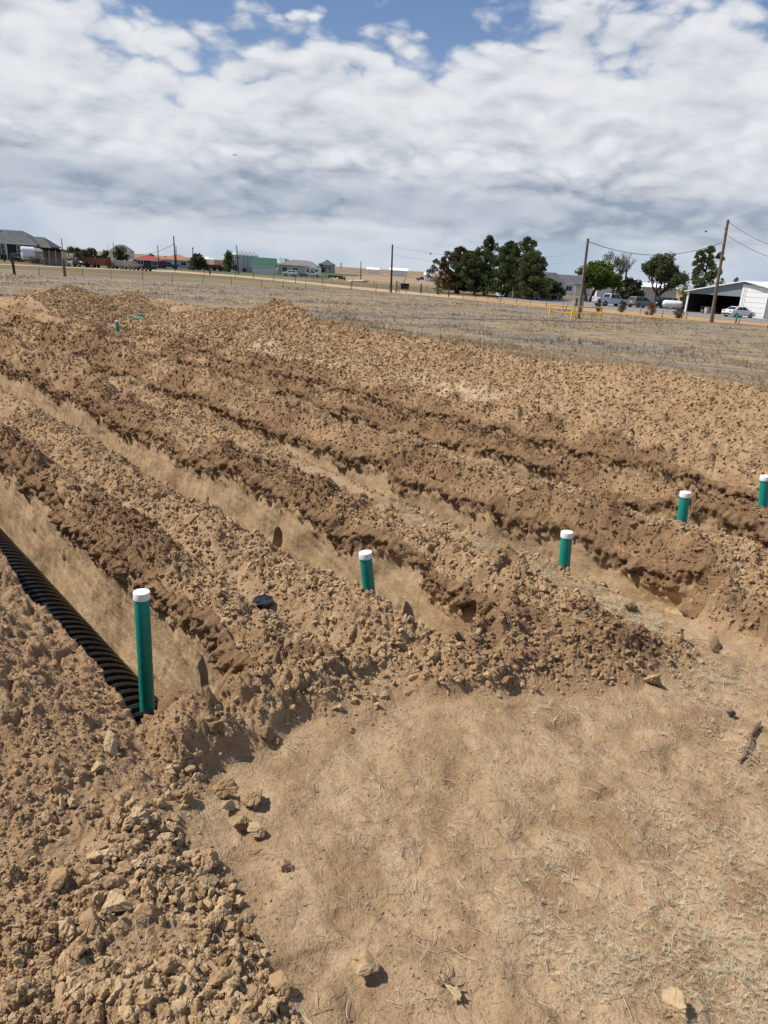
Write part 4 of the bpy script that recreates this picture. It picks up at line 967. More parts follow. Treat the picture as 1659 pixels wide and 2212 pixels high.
branchy(*z4(195, 722), 6.6, 12.0, 21, 'broad bright green tree in front of the white house', LEAF, 1.0, 40, 0.36, 4, name='leafy_tree', bark=BARK, spread=0.85)
branchy(*z4(390, 722), 10.0, 7.8, 22, 'tall half bare tree with thin twigs behind the white house', OLIVE, 0.35, 9, 0.20, 6, back=10, name='bare_tree', side=lambda c: c.x < 0.2 and c.z > 7, spread=0.6)
branchy(*z4(735, 768), 8.6, 8.6, 23, 'loose olive green tree above the parked SUVs', OLIVE, 0.9, 20, 0.28, 5, name='leafy_tree', bark=BARK, spread=0.75)
shrub(*z4(545, 735), 4.4, 5.6, 31, 'dark leafy bush between the white house and the olive tree', SHRUB, 36, 70, back=12, name='bush', cat='bush')
shrub(*z4(962, 792), 2.6, 1.9, 32, 'dark green bush at the corner of the open workshop bay', PINE2, 24, 60, name='bush', cat='bush')
shrub(*z3(1310, 722), 1.5, 1.6, 33, 'low bush under the pines beside the white gable', PINE, 16, 50, name='bush', cat='bush')
shrub(*z3(1470, 728), 3.4, 4.0, 34, 'grey green bush at the front of the white house', SHRUB, 30, 60, name='bush', cat='bush')
shrub(*z3(520, 680), 2.6, 1.6, 35, 'thin pale sapling in front of the brown juniper', OLIVE, 14, 18, name='sapling', cat='sapling')
shrub(*z4(108, 768), 1.25, 0.75, 41, 'small dark evergreen sapling left of the leaning pole', SHRUB, 18, 50, True, True, 'sapling', 'sapling')
shrub(*z4(287, 802), 1.5, 1.0, 42, 'dark evergreen sapling in front of the silver pickup tailgate', PINE2, 20, 55, True, True, 'sapling', 'sapling')
shrub(*z4(474, 806), 1.35, 1.15, 43, 'green evergreen sapling in front of the silver pickup bonnet', PINE2, 20, 60, True, True, 'sapling', 'sapling')
shrub(*z4(710, 832), 1.4, 1.1, 44, 'dead orange brown sapling by the wire fence', DEAD, 20, 60, False, True, 'sapling', 'sapling')
shrub(*z4(930, 856), 1.1, 1.25, 45, 'round half dead green and brown sapling by the wire fence', MIXED, 20, 60, False, True, 'sapling', 'sapling')
# far farmsteads: dark round trees and bushes
for q, (x, y, h, w, mt, lab) in enumerate([(665, 385, 4.6, 5.2, PINE2, 'dark round tree behind the black truck'), (700, 388, 4.0, 4.0, SHRUB, 'greyish round tree beside the dark one behind the trailers'), (742, 385, 5.0, 3.6, PINE2, 'taller dark tree behind the long dump trailer'),
        (775, 385, 5.2, 3.4, SHRUB, 'thin grey tree behind the long dump trailer'), (880, 392, 4.4, 3.8, PINE, 'green tree beside the grey gabled far house'), (1005, 402, 6.6, 6.0, PINE2, 'big dark tree left of the red roofed house'),
        (1245, 395, 4.6, 6.2, PINE2, 'dark wide tree behind the red roofed house'), (595, 352, 6.0, 5.6, PINE2, 'small dark far tree left of the thin poles'), (1375, 388, 3.4, 6.0, PINE2, 'low dark far tree behind the orange roofed house'), (1640, 470, 4.2, 5.5, SHRUB, 'grey green willow right of the orange roofed house')]):
    shrub(*z1(x, y), h * 0.95, w * 1.05, 60 + q, lab, mt, 30, 34, name='round_tree', cat='tree')
shrub(*z2(200, 478), 4.5, 5.5, 72, 'pale grey green bush left of the dark pine by the silos', SHRUB, 30, 40, name='bush', cat='bush')
shrub(*z2(448, 494), 5.6, 4.6, 73, 'dark pine standing just left of the grain silos', PINE2, 34, 50, True, True, 'far_pine', 'tree')
branchy(*z2(893, 497), 5.6, 5.4, 74, 'bare reddish tree right of the green roofed barn', None, depth=4, name='bare_tree')
shrub(*z2(1122, 496), 4.6, 4.4, 75, 'yellow green round tree beside the grey ranch house', OLIVE, 26, 40, name='round_tree', cat='tree')
shrub(*z2(1205, 500), 4.2, 3.6, 76, 'grey round tree beside the small far house', SHRUB, 24, 40, name='round_tree', cat='tree')

# ------------------------------------------------------------------ poles, wires
WOOD = simple('weathered_pole', (0.215, 0.155, 0.105), 0.9, 0.15, 0.45, 5.0, 0, 0.5)
DARKWOOD = simple('dark_pole', (0.060, 0.045, 0.036), 0.9, 0.15, 0.4, 4.0)
WIRE = simple('wire', (0.055, 0.055, 0.058), 0.6, 0.3)
STEEL = simple('rusty_steel', (0.085, 0.060, 0.045), 0.8, 0.3, 0.4)
GREYM = simple('grey_metal', (0.33, 0.36, 0.38), 0.5, 0.4, 0.2)
PORC = simple('porcelain', (0.05, 0.05, 0.055), 0.4, 0.5)
def pole(base, top, label, r=0.15, mat=WOOD, arm=None, arm_len=1.2, extra=None, group=None, cat='utility pole', name='utility_pole'):
    a = B(*base); b = Pd(*top, a.y); t = empty(name, a)
    v = b - a; L = v.length; t.rotation_euler = v.to_track_quat('Z', 'Y').to_euler()
    MB().tube([(0, 0, -0.4), (0, 0, L * .5), (0, 0, L)], [r, r * .85, r * .68], 10).build('post', mat, t, smooth=True)
    if arm:
        for q in arm:
            o = MB().box(-arm_len, arm_len, -0.06, 0.06, L - q - .06, L - q + .06).build('crossarm', mat, t)
            for xx in (-arm_len * .9, -arm_len * .45, arm_len * .45, arm_len * .9):
                MB().lathe([(.03, L - q + .06), (.055, L - q + .12), (.04, L - q + .2), (.01, L - q + .22)], 8, xx, 0).build('insulator', PORC, o)
    if extra: extra(t, L)
    return tag(t, label, cat, group), b
def gear(t, L):
    tr = MB().lathe([(.02, L - 1.75), (.11, L - 1.72), (.12, L - 1.1), (.07, L - 1.02), (.03, L - .95)], 14, -.28, 0).build('surge_arrester', GREYM, t, smooth=True)
    MB().tube([(-.28, 0, L - .95), (-.2, 0, L - .6), (0, 0, L - .45)], .015, 6).build('jumper_wire', WIRE, tr)
    for q, xx in enumerate((-.42, -.22)):
        MB().lathe([(.03, L - .98 + q * .05), (.07, L - .93 + q * .05), (.035, L - .86 + q * .05), (.07, L - .8 + q * .05), (.02, L - .74 + q * .05)], 10, xx, 0).build('fuse_cutout', PORC, t)
    MB().tube([(-.45, 0, L - .95), (-.1, 0, L - 1.02)], .03, 6).build('bracket', STEEL, t)
    MB().tube([(.1, 0, L - .35), (.45, 0, L - .32)], .02, 6).build('bracket', STEEL, t)
def loop(t, L):
    MB().tube([(.10, -.05, L - .25), (.22, -.05, L - .55), (.32, -.05, L - .85), (.25, -.05, L - 1.02), (.14, -.05, L - .95), (.1, -.05, L - .6)], .018, 6).build('drip_loop', WIRE, t)
    MB().tube([(.16, -.05, L - .2), (.34, -.05, L - .6), (.36, -.05, L - .9), (.22, -.05, L - 1.0), (.12, -.05, L - .7)], .018, 6).build('drip_loop', WIRE, t)
    MB().tube([(.13, -.09, 0), (.13, -.09, L - .5)], .025, 6).build('conduit', GREYM, t)
_, topR = pole(z4(1198, 888), z4(1338, 58), 'tall weathered utility pole leaning in front of the grey workshop', 0.19, WOOD, None, extra=gear)
_, topM = pole(z4(128, 856), z4(207, 211), 'weathered utility pole rising from the yellow rails', 0.17, WOOD, None, extra=loop)
def cable(name, pts, r, label, cat='cable'):
    c = pts[0]; o = MB().tube([Vector(p) - c for p in pts], r, 6).build(name, WIRE); o.location = c; return tag(o, label, cat)
def span(a, b, sag, n=22):
    return [a.lerp(b, i / n) - Vector((0, 0, 4 * sag * (i / n) * (1 - i / n))) for i in range(n + 1)]
dR, dM = topR.y, topM.y
cA, cB = Pd(*z4(214, 236), dM), Pd(*z4(1288, 243), dR)
cm = Pd(*z4(820, 347), (dR + dM) / 2); sag = ((cA + cB) / 2 - cm).z
cable('service_cable', span(cA, cB, sag), 0.028, 'thick twisted cable sagging between the two weathered poles')
cable('power_line', span(Pd(*z4(1345, 78), dR), Pd(*z4(1800, 300), dR - 9), 0.3), 0.022, 'upper wire running from the tall weathered pole out of the picture')
cable('power_line', span(Pd(*z4(1332, 184), dR), Pd(*z4(1800, 395), dR - 9), 0.3), 0.022, 'lower wire running from the tall weathered pole out of the picture')
for q, (yl, yr, lab) in enumerate(((262, 338, 'upper'), (330, 400, 'lower'))):
    cable('power_line', span(Pd(*z3(150, yl + 20), 119), Pd(*z3(1560, yr + 20), 112), 0.9), 0.012, lab + ' thin wire running from the bracket pole past the tall pines')
# meter pedestal behind the middle pole
a = B(*z4(152, 806)); t = empty('meter_pedestal', a); MB().box(-.12, .12, -.08, .08, -.1, 1.85).build('housing', GREYM, t, bevel=.02); MB().lathe([(.09, 1.45), (.1, 1.5), (.1, 1.6), (.02, 1.62)], 12, 0, -.1).build('meter', PORC, t); MB().box(-.13, .13, -.09, .09, 1.85, 1.90).build('cap', GREYM, t)
tag(t, 'grey metal meter pedestal beside the middle weathered pole', 'meter box')
def bracket(t, L):
    MB().tube([(0, 0, L - 2.6), (-1.4, 0, L - 2.65)], .05, 6).build('bracket_arm', DARKWOOD, t)
    MB().tube([(-1.35, 0, L - 2.6), (-.2, 0, L - .8)], .012, 4).build('brace_wire', WIRE, t)
    MB().tube([(-1.38, 0, L - 2.65), (-1.38, 0, .3)], .012, 4).build('drop_wire', WIRE, t)
    MB().tube([(0, 0, L - .45), (.5, 0, L - .4)], .03, 6).build('bracket', DARKWOOD, t); MB().tube([(0, 0, L - .1), (.22, 0, L + .12)], .03, 6).build('bracket', DARKWOOD, t)
pole(z3(133, 664), z3(145, 268), 'dark utility pole with a side bracket standing at the fence corner', 0.17, DARKWOOD, None, extra=bracket)
pole(z2(528, 516), z2(510, 273), 'dark leaning pole in front of the grain silos', 0.14, DARKWOOD)
pole(z2(1540, 576), z2(1543, 405), 'plain dark pole beside the dirt mound', 0.14, DARKWOOD)
pole(z2(150, 482), z2(147, 291), 'dark pole right of the orange roofed house', 0.14, DARKWOOD, [0.2], 0.9)
pole(z1(1458, 476), z1(1440, 196), 'tallest dark pole standing before the orange roofed house', 0.20, DARKWOOD, [1.9], 0.5)
pole(z1(1463, 472), z1(1460, 276), 'thinner dark pole right next to the tallest dark pole', 0.14, DARKWOOD)
pole(z1(1318, 463), z1(1307, 270), 'dark pole at the right end of the red roofed house', 0.14, DARKWOOD)
pole(z1(946, 404), z1(938, 251), 'dark pole rising behind the loaded trailers', 0.17, DARKWOOD)
pole(z1(900, 380), z1(892, 274), 'thin dark pole left of the grey gabled far house', 0.14, DARKWOOD)
pole(z1(627, 372), z1(622, 275), 'far dark pole with a small crossarm by the dark round tree', 0.16, DARKWOOD, [1.5], 0.6)
pole(z1(567, 372), z1(560, 284), 'far thin pole between the shed and the dark trees', 0.14, DARKWOOD)
pole(z1(525, 372), z1(509, 216), 'tall far pole rising above the open shed', 0.22, DARKWOOD, [2.0], 0.6)
pole(z1(396, 362), z1(393, 262), 'far pole top showing beyond the navy house', 0.14, DARKWOOD)
pole(z1(1500, 392), z1(1499, 347), 'small far pole above the orange roof', 0.2, DARKWOOD)
pole(z1(1166, 380), z1(1166, 343), 'small far pole above the red roof', 0.2, DARKWOOD)
cable('power_line', span(Pd(*z1(945, 262), B(*z1(946, 404)).y), Pd(*z1(1440, 265), B(*z1(1458, 476)).y), 3.2), 0.05, 'dark wire sagging between two poles above the trailers')
# far line of paired transmission poles
for q, (x, y0, y1) in enumerate(((205, 345, 388), (815, 384, 428), (1113, 400, 442), (1377, 415, 458))):
    for e in (-4, 5):
        a, b = Pd(*z2(x + e, y1 + 4), 1900), Pd(*z2(x + e, y0), 1900); t = empty('transmission_pole', (a.x, a.y, 0)); hh = b.z
        MB().tube([(0, 0, -6), (0, 0, hh)], [.9, .6], 6).build('post', GREYM, t); MB().tube([(-3.5, 0, hh - 3), (3.5, 0, hh - 3)], .35, 4).build('crossarm', GREYM, t)
        tag(t, 'thin far transmission pole on the horizon', 'transmission pole', 'paired transmission poles on the horizon')
for q, (x, y0, y1) in enumerate(((233, 465, 492), (482, 474, 502))):
    for e in (-6, 6):
        a, b = Pd(*z3(x + e, y1 + 4), 1900), Pd(*z3(x + e, y0), 1900); t = empty('transmission_pole', (a.x, a.y, 0)); hh = b.z
        MB().tube([(0, 0, -6), (0, 0, hh)], [.9, .6], 6).build('post', GREYM, t); MB().tube([(-3.5, 0, hh - 3), (3.5, 0, hh - 3)], .35, 4).build('crossarm', GREYM, t)
        tag(t, 'thin far transmission pole on the horizon', 'transmission pole', 'paired transmission poles on the horizon')

# ------------------------------------------------------------------ fences
POST_ME = None
def fence(name, px_list, label, hgt=1.1, strands=(0.35, 0.65, 0.95), step=None, r=0.032, tall=None):
    pts = [B(*p) for p in px_list]; t = empty(name, pts[0]); g = random.Random(len(px_list)); o0 = pts[0]
    me = MB().tube([(0, 0, -.2), (0, 0, 1.0)], [r, r], 5).add([(-.06, -.012, .1), (.06, -.012, .1), (.06, .012, .1), (-.06, .012, .1), (-.06, -.012, .25), (.06, -.012, .25), (.06, .012, .25), (-.06, .012, .25)], [(0, 3, 2, 1), (4, 5, 6, 7), (0, 1, 5, 4), (1, 2, 6, 5), (2, 3, 7, 6), (3, 0, 4, 7)]).mesh('post'); me.materials.append(STEEL)
    pos = []
    if step:
        for i in range(len(pts) - 1):
            n = max(1, round((pts[i + 1] - pts[i]).length / step)); pos += [pts[i].lerp(pts[i + 1], k / n) for k in range(n)]
        pos.append(pts[-1])
    else: pos = pts
    for p in pos:
        o = link('post', me, None, t); o.location = p - o0; o.scale = (1, 1, hgt * g.uniform(.9, 1.1)); o.rotation_euler = (g.uniform(-.06, .06), g.uniform(-.09, .09), g.uniform(0, 3))
    for h in strands:
        mb = MB(); mb.tube([p - o0 + Vector((0, 0, h * hgt)) for p in pos], 0.009, 3, caps=False); mb.build('wire', WIRE, t)
    return tag(t, label, 'fence')
FP = [(-20, 591), (30, 593), (85, 595), (141, 597), (178, 597.5), (240, 602), (309, 607), (372, 611), (438, 613), (500, 616), (565, 619), (611, 622), (660, 624), (701, 626), (757, 628.5), (812, 630), (844, 632)]
fence('wire_fence', FP, 'wire fence with dark posts along the far edge of the prairie on the left')
FR = [(846, 632), (878, 634), (909, 636), (969, 642), (1000, 645.5), (1027, 648), (1054, 651), (1081, 653), (1115, 657), (1145, 660), (1180, 664), (1216, 667.5), (1290, 673), (1340, 678), (1382, 682), (1430, 687), (1482, 691), (1540, 696.5), (1595, 702), (1658, 709), (1700, 713)]
fence('wire_fence', FR, 'wire fence with dark posts in front of the pines and the farmyard')
fence('wire_fence', [(378, 590), (508, 599.5), (638, 612.5), (760, 625), (840, 631)], 'farther wire fence along the near side of the dirt road', 1.2, (0.5, 0.9), 7.5, 0.045)
fence('wire_fence', [(378, 583), (508, 592), (638, 603.5), (808, 619), (985, 634)], 'farther wire fence along the far side of the dirt road', 1.2, (0.5, 0.9), 8.0, 0.045)
fence('pen_fence', [(-5, 558), (40, 566), (95, 574)], 'pipe pen fence in front of the horse trailer', 1.5, (0.25, 0.45, 0.65, 0.85, 1.0), 2.2, 0.06)
# stouter wooden posts at the fence
def wood_post(px, py, hgt, r, label, mat=DARKWOOD, lean=0.0):
    a = B(px, py); t = empty('fence_post', a); MB().tube([(0, 0, -.3), (lean * .5, 0, hgt * .5), (lean, 0, hgt)], [r, r * .97, r * .9], 8).build('post', mat, t, smooth=True); MB().tube([(-r * 1.05, -r * .9, hgt * .8), (r * 1.05, -r * .9, hgt * .82)], .012, 4).build('staple_wire', WIRE, t)
    return tag(t, label, 'post')
wood_post(*z1(122, 516), 2.2, 0.17, 'stout dark wooden post at the far left of the prairie fence', lean=-.15)
wood_post(*z1(540, 532), 2.2, 0.20, 'stout grey wooden post in front of the open shed', WOOD, -.08)
wood_post(*z1(38, 408), 2.6, 0.22, 'dark corner post of the pen by the horse trailer')
wood_post(*z3(176, 664), 1.75, 0.13, 'wooden brace post right of the bracket pole', WOOD)
wood_post(*z3(380, 669), 1.5, 0.12, 'dark wooden gate post left of the brown juniper')
wood_post(*z3(610, 702), 1.7, 0.10, 'slim dark post in front of the brown juniper trunk')
wood_post(*z2(290, 515), 1.6, 0.2, 'short stout post beside the dirt road left of the silos')
wood_post(*z3(1034, 707), 0.85, 0.12, 'short pale marker post beside the sand road under the pines', GREYM)
wood_post(*z3(1138, 716), 1.45, 0.07, 'pale slim post beside the sand road under the pines', GREYM)
t = empty('yard_lamp', B(*z3(1135, 714))); MB().tube([(0, 0, -.2), (0, 0, 3.6)], .06, 6).build('post', DARKWOOD, t); MB().box(-.35, .12, -.12, .12, 3.55, 3.7).build('lamp_head', GREYM, t, bevel=.03); tag(t, 'thin yard lamp post standing in front of the dense dark pine', 'lamp post')
a = B(*z3(178, 663)); o = MB().tube([(0.5, 0, 0), (0.0, 0, 1.15)], .10, 6).build('brace_board', SAND); o.location = a; tag(o, 'pale leaning brace board beside the bracket pole', 'board')

# yellow tube rails
YEL = simple('yellow_paint', (0.72, 0.50, 0.09), 0.55, 0.3, 0.3, 8)
def rail(p0, p1, hgt, label, lean=0.12):
    a, b = B(*p0), B(*p1); t = empty('guard_rail', a); v = b - a; L = v.length; t.rotation_euler = (0, 0, math.atan2(v.y, v.x)); r = 0.058
    for xx in (0, L):
        MB().tube([(xx, 0, -.1), (xx, 0, hgt)], r, 8).build('post', YEL, t, smooth=True); MB().tube([(xx + (.12 if xx == 0 else -.12), -.35, -.05), (xx, 0, hgt * .95)], r * .9, 8).build('post', YEL, t, smooth=True)
    for z in (hgt, hgt * .45):
        MB().tube([(-.05, 0, z), (L + .05, 0, z)], r, 8).build('bar', YEL, t, smooth=True)
    return tag(t, label, 'rail')
rail(z3(1440, 868), z3(1632, 882), 1.12, 'yellow tube guard rail left of the weathered pole')
rail(z4(85, 858), z4(304, 866), 1.12, 'yellow tube guard rail right of the weathered pole')
for q, (x, y, dx) in enumerate(((1545, 870, .5),)):
    a = B(*z3(x, y)); o = MB().tube([(0, 0, 0), (dx, 0, 1.25)], .035, 6).build('steel_bar', STEEL); o.location = a; tag(o, 'rusty steel bar leaning against the left yellow rail', 'bar')
# wire lying in the grass
def ground_wire(px_list, label):
    pts = [B(*p) + Vector((0, 0, .07)) for p in px_list]; fine = []
    g = random.Random(1)
    for i in range(len(pts) - 1):
        for k in range(8): fine.append(pts[i].lerp(pts[i + 1], k / 8) + Vector((0, g.uniform(-.05, .05), g.uniform(-.02, .04))))
    return cable('ground_cable', fine, 0.018, label)
ground_wire([(810, 686), (900, 689), (1000, 691), (1180, 694), (1260, 697), (1400, 700), (1520, 702)], 'dark cable lying in the dry grass before the yellow rails')
ground_wire([(150, 594), (215, 596), (260, 597)], 'dark bar lying in the grass at the left fence')

# ------------------------------------------------------------------ buildings
def siding(name, col, axis=2, freq=9.0, rough=0.7, var=0.12, depth=0.25, metal=0.0):
    m, N = new_mat(name); tcn = N.node('ShaderNodeTexCoord').outputs['Object']; sp = N.node('ShaderNodeSeparateXYZ', {0: tcn})
    n = N.noise(tcn, 0.8, 5, 0.6)
    src = sp.outputs[2] if axis == 2 else N.m('ADD', sp.outputs[0], sp.outputs[1])
    saw = N.m('FRACT', N.m('MULTIPLY', src, freq))
    c = N.mix(N.ramp(n, 0.3, 0.75, 0, 1), col, tuple(v * (1 - var) for v in col))
    c = N.mix(N.ramp(saw, 0.86, 0.98, 0.0, depth), c, tuple(v * 0.5 for v in col))
    b = principled(N, c, rough, 0.3, Metallic=metal); N.l.new(bumpn(N, saw, 0.4, 0.02), b.inputs['Normal']); return m
NAVY = siding('navy_siding', (0.020, 0.024, 0.042), 2, 6.0)
WHITEW = siding('white_siding', (0.74, 0.74, 0.73), 2, 6.0, depth=0.12)
TRIM = simple('white_trim', (0.76, 0.76, 0.75), 0.6, 0.3, 0.08)
SHINGLE = siding('grey_shingle', (0.115, 0.115, 0.118), 2, 7.0, 0.95, 0.3, 0.3)
SHINGLE2 = siding('pale_shingle', (0.20, 0.19, 0.185), 2, 7.0, 0.95, 0.25, 0.3)
GREYMET = siding('grey_metal_siding', (0.20, 0.235, 0.265), 0, 3.2, 0.5, 0.12, 0.35)
WHITEMET = siding('white_metal_roof', (0.80, 0.80, 0.80), 0, 2.2, 0.45, 0.05, 0.12)
GLASS = simple('window_glass', (0.022, 0.026, 0.030), 0.08, 0.6, 0.2)
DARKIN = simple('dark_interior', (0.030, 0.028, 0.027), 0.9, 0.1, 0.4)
TANW = siding('tan_boards', (0.42, 0.34, 0.25), 0, 4.0)
BOARDS = siding('bleached_boards', (0.46, 0.42, 0.36), 0, 4.0)
REDM = siding('red_metal_roof', (0.30, 0.040, 0.030), 0, 2.0)
ORTILE = siding('orange_roof', (0.36, 0.150, 0.065), 2, 4.0)
GREENM = siding('green_metal_roof', (0.028, 0.110, 0.066), 0, 1.6)
GALV = siding('galvanised', (0.42, 0.45, 0.47), 2, 2.2, 0.45, 0.2, 0.35)
BROWNW = siding('dark_brown_siding', (0.075, 0.060, 0.052), 2, 5.0)
CREAM = siding('cream_siding', (0.55, 0.52, 0.46), 2, 5.0)
CONC = simple('concrete', (0.42, 0.41, 0.39), 0.9, 0.2)
RUST = simple('rusty_paint', (0.20, 0.085, 0.05), 0.85, 0.2, 0.5)

def window(parent, x, z, w, h, y, panes=(1, 1), glass=None, frame=None):
    """a window on a front wall whose face is at y (facing -y)"""
    t = 0.10
    o = MB().box(x - w/2 - t, x + w/2 + t, y - 0.05, y - 0.002, z - h/2 - t, z - h/2).box(x - w/2 - t, x + w/2 + t, y - 0.05, y - 0.002, z + h/2, z + h/2 + t).box(x - w/2 - t, x - w/2, y - 0.05, y - 0.002, z - h/2, z + h/2).box(x + w/2, x + w/2 + t, y - 0.05, y - 0.002, z - h/2, z + h/2).build('window', frame or TRIM, parent)
    nx, nz = panes
    for i in range(nx):
        for k in range(nz):
            a, b = x - w/2 + w * i / nx, x - w/2 + w * (i + 1) / nx; c, d = z - h/2 + h * k / nz, z - h/2 + h * (k + 1) / nz; e = 0.03
            MB().box(a + e, b - e, y - 0.025, y - 0.004, c + e, d - e).build('pane', glass or GLASS, o)
    if nx * nz > 1:
        mb = MB()
        for i in range(1, nx): mb.box(x - w/2 + w * i / nx - .03, x - w/2 + w * i / nx + .03, y - .04, y - .003, z - h/2, z + h/2)
        for k in range(1, nz): mb.box(x - w/2, x + w/2, y - .036, y - .0035, z - h/2 + h * k / nz - .03, z - h/2 + h * k / nz + .03)
        mb.build('mullion', frame or TRIM, o)
    return o
def hip_roof(parent, x0, x1, y0, y1, z0, z1, ov, mat, inset=None, gable=False, name='roof'):
    x0 -= ov; x1 += ov; y0 -= ov; y1 += ov; ym = (y0 + y1) / 2; ins = 0.0 if gable else (inset if inset is not None else (y1 - y0) / 2); th = 0.18
    V = [(x0, y0, z0), (x1, y0, z0), (x1, y1, z0), (x0, y1, z0), (x0 + ins, ym, z1), (x1 - ins, ym, z1), (x0, y0, z0 - th), (x1, y0, z0 - th), (x1, y1, z0 - th), (x0, y1, z0 - th)]
    F = [(0, 1, 5, 4), (2, 3, 4, 5), (1, 2, 5), (3, 0, 4), (0, 6, 7, 1), (1, 7, 8, 2), (2, 8, 9, 3), (3, 9, 6, 0), (9, 8, 7, 6)]
    o = MB().add(V, F).build(name, mat, parent)
    MB().box(x0, x1, y0 - .03, y0 - .004, z0 - th - .02, z0 + .02).build('fascia', TRIM, o); return o
def gable_wall(mb, x0, x1, y0, y1, h, z1):
    """walls with gable ends on the x sides"""
    ym = (y0 + y1) / 2
    return mb.add([(x0, y0, 0), (x1, y0, 0), (x1, y1, 0), (x0, y1, 0), (x0, y0, h), (x1, y0, h), (x1, y1, h), (x0, y1, h), (x0, ym, z1), (x1, ym, z1)],
                  [(0, 1, 5, 4), (2, 3, 7, 6), (1, 2, 6, 9, 5), (3, 0, 4, 8, 7), (4, 5, 9, 8), (6, 7, 8, 9), (0, 3, 2, 1)])

# navy house
a = B(80, 565.5); hs = empty('house', a, R(4))
MB().box(-17, 0, 0, 9, -0.3, 4.05).build('wall', NAVY, hs); hip_roof(hs, -17, 0, 0, 9, 4.1, 7.3, 0.5, SHINGLE, 5.2)
MB().box(0.01, 2.9, 1.6, 8, -0.3, 3.75).build('wing_wall', NAVY, hs); hip_roof(hs, -4.5, 2.9, 1.6, 8, 3.8, 6.1, 0.45, SHINGLE, 2.9, name='wing_roof')
window(hs, -3.6, 2.7, 2.1, 1.7, 0.0, (2, 2)); window(hs, -10.0, 2.5, 1.1, 2.1, 0.0, (1, 2)); window(hs, -8.2, 2.5, 0.9, 2.1, 0.0, (1, 2)); window(hs, -12.2, 2.5, 1.0, 2.1, 0.0, (1, 2))
for x in (-11.1, -9.1, -7.2): MB().box(x - .12, x + .12, -0.4, -.03, -0.3, 3.9).build('porch_post', TRIM, hs)
MB().box(-0.12, 0.10, -0.06, -0.004, -0.2, 3.9).build('corner_board', TRIM, hs); MB().box(2.85, 3.0, 1.5, 1.59, -0.2, 3.6).build('corner_board', TRIM, hs)
MB().box(-1.1, -0.95, -.1, -.004, 3.0, 3.35).build('wall_lamp', TRIM, hs)
for x in (-12.5, -10.5): MB().box(x - .25, x + .25, 3.6, 4.0, 6.95, 7.45).build('roof_vent', GREYM, hs)
tag(hs, 'navy blue house with white trim and grey hipped roof at the left edge', 'house')

# white house among the trees
a = B(*z4(505, 700)); a.y += 6; hs = empty('house', a, R(-8))
gable_wall(MB(), -19.5, 0, 0, 8, 2.9, 4.75).build('wall', WHITEW, hs); hip_roof(hs, -19.5, 0, 0, 8, 2.95, 4.95, 0.45, SHINGLE, gable=True)
for x in (-16.2, -12.6, -2.2): window(hs, x, 1.65, 1.5, 1.2, 0.0, (2, 1))
d = MB().box(-9.9, -8.9, -.08, -.004, 0, 2.1).build('door', TRIM, hs); MB().lathe([(.04, 0), (.05, .03), (.01, .05)], 8).xf(Matrix.Translation((-9.05, -.1, 1.0)) @ Matrix.Rotation(R(90), 4, 'X')).build('handle', STEEL, d)
MB().box(-11.2, -11.0, -1.6, -1.4, 0, 2.7).build('porch_post', TRIM, hs); MB().box(-7.2, -7.0, -1.6, -1.4, 0, 2.7).build('porch_post', TRIM, hs); MB().box(-11.5, -6.7, -1.7, -.5, 2.7, 2.85).build('porch_roof', SHINGLE, hs)
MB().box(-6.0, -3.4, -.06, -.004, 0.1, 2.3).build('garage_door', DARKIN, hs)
tag(hs, 'long white house with grey shingle roof half hidden behind trees', 'house')
a = B(*z3(1300, 712)); hs = empty('house', a, R(24)); a.y += 2
gable_wall(MB(), -3.0, 7.0, 0, 7.5, 2.7, 4.6).xf(Matrix.Rotation(R(0), 4, 'Z')).build('wall', WHITEW, hs); hip_roof(hs, -3.0, 7.0, 0, 7.5, 2.75, 4.75, 0.4, SHINGLE, gable=True)
window(hs, -1.2, 1.3, 0.7, 1.0, 0.0); window(hs, 3.0, 1.5, 1.4, 1.1, 0.0, (2, 1)); MB().box(1.0, 1.9, -.07, -.004, 0, 2.0).build('door', TRIM, hs)
tag(hs, 'white gabled house end showing behind the right hand pines', 'house')
# pale sheds behind the olive tree
a = B(*z4(640, 735)); a.y += 20; hs = empty('shed', a, R(-5)); gable_wall(MB(), -4, 5, 0, 5, 2.9, 3.6).build('wall', WHITEW, hs); hip_roof(hs, -4, 5, 0, 5, 2.95, 3.7, .3, TRIM, gable=True); window(hs, 0, 1.7, 1.2, 1.0, 0.0); tag(hs, 'low white outbuilding showing behind the olive green tree', 'shed')
a = B(*z4(945, 750)); a.y += 14; hs = empty('shed', a, R(-5)); gable_wall(MB(), -3.5, 4, 0, 5, 3.2, 3.9).build('wall', CREAM, hs); hip_roof(hs, -3.5, 4, 0, 5, 3.25, 4.1, .3, WHITEMET, gable=True); window(hs, 0, 1.7, 1.0, 0.9, 0.0); tag(hs, 'pale outbuilding with white roof between the olive tree and the big pine', 'shed')

# workshop with open bays
a = B(*z4(992, 803)); b = B(*z4(1640, 862)); v = b - a
a_l = a
shop = empty('workshop', a, math.atan2(v.y, v.x)); WL = 16.8
def shop_top(x): return 3.05 + (1.75 * x / 8.6 if x < 8.6 else 1.75 * (1 - (x - 8.6) / 8.6 * 1.0))
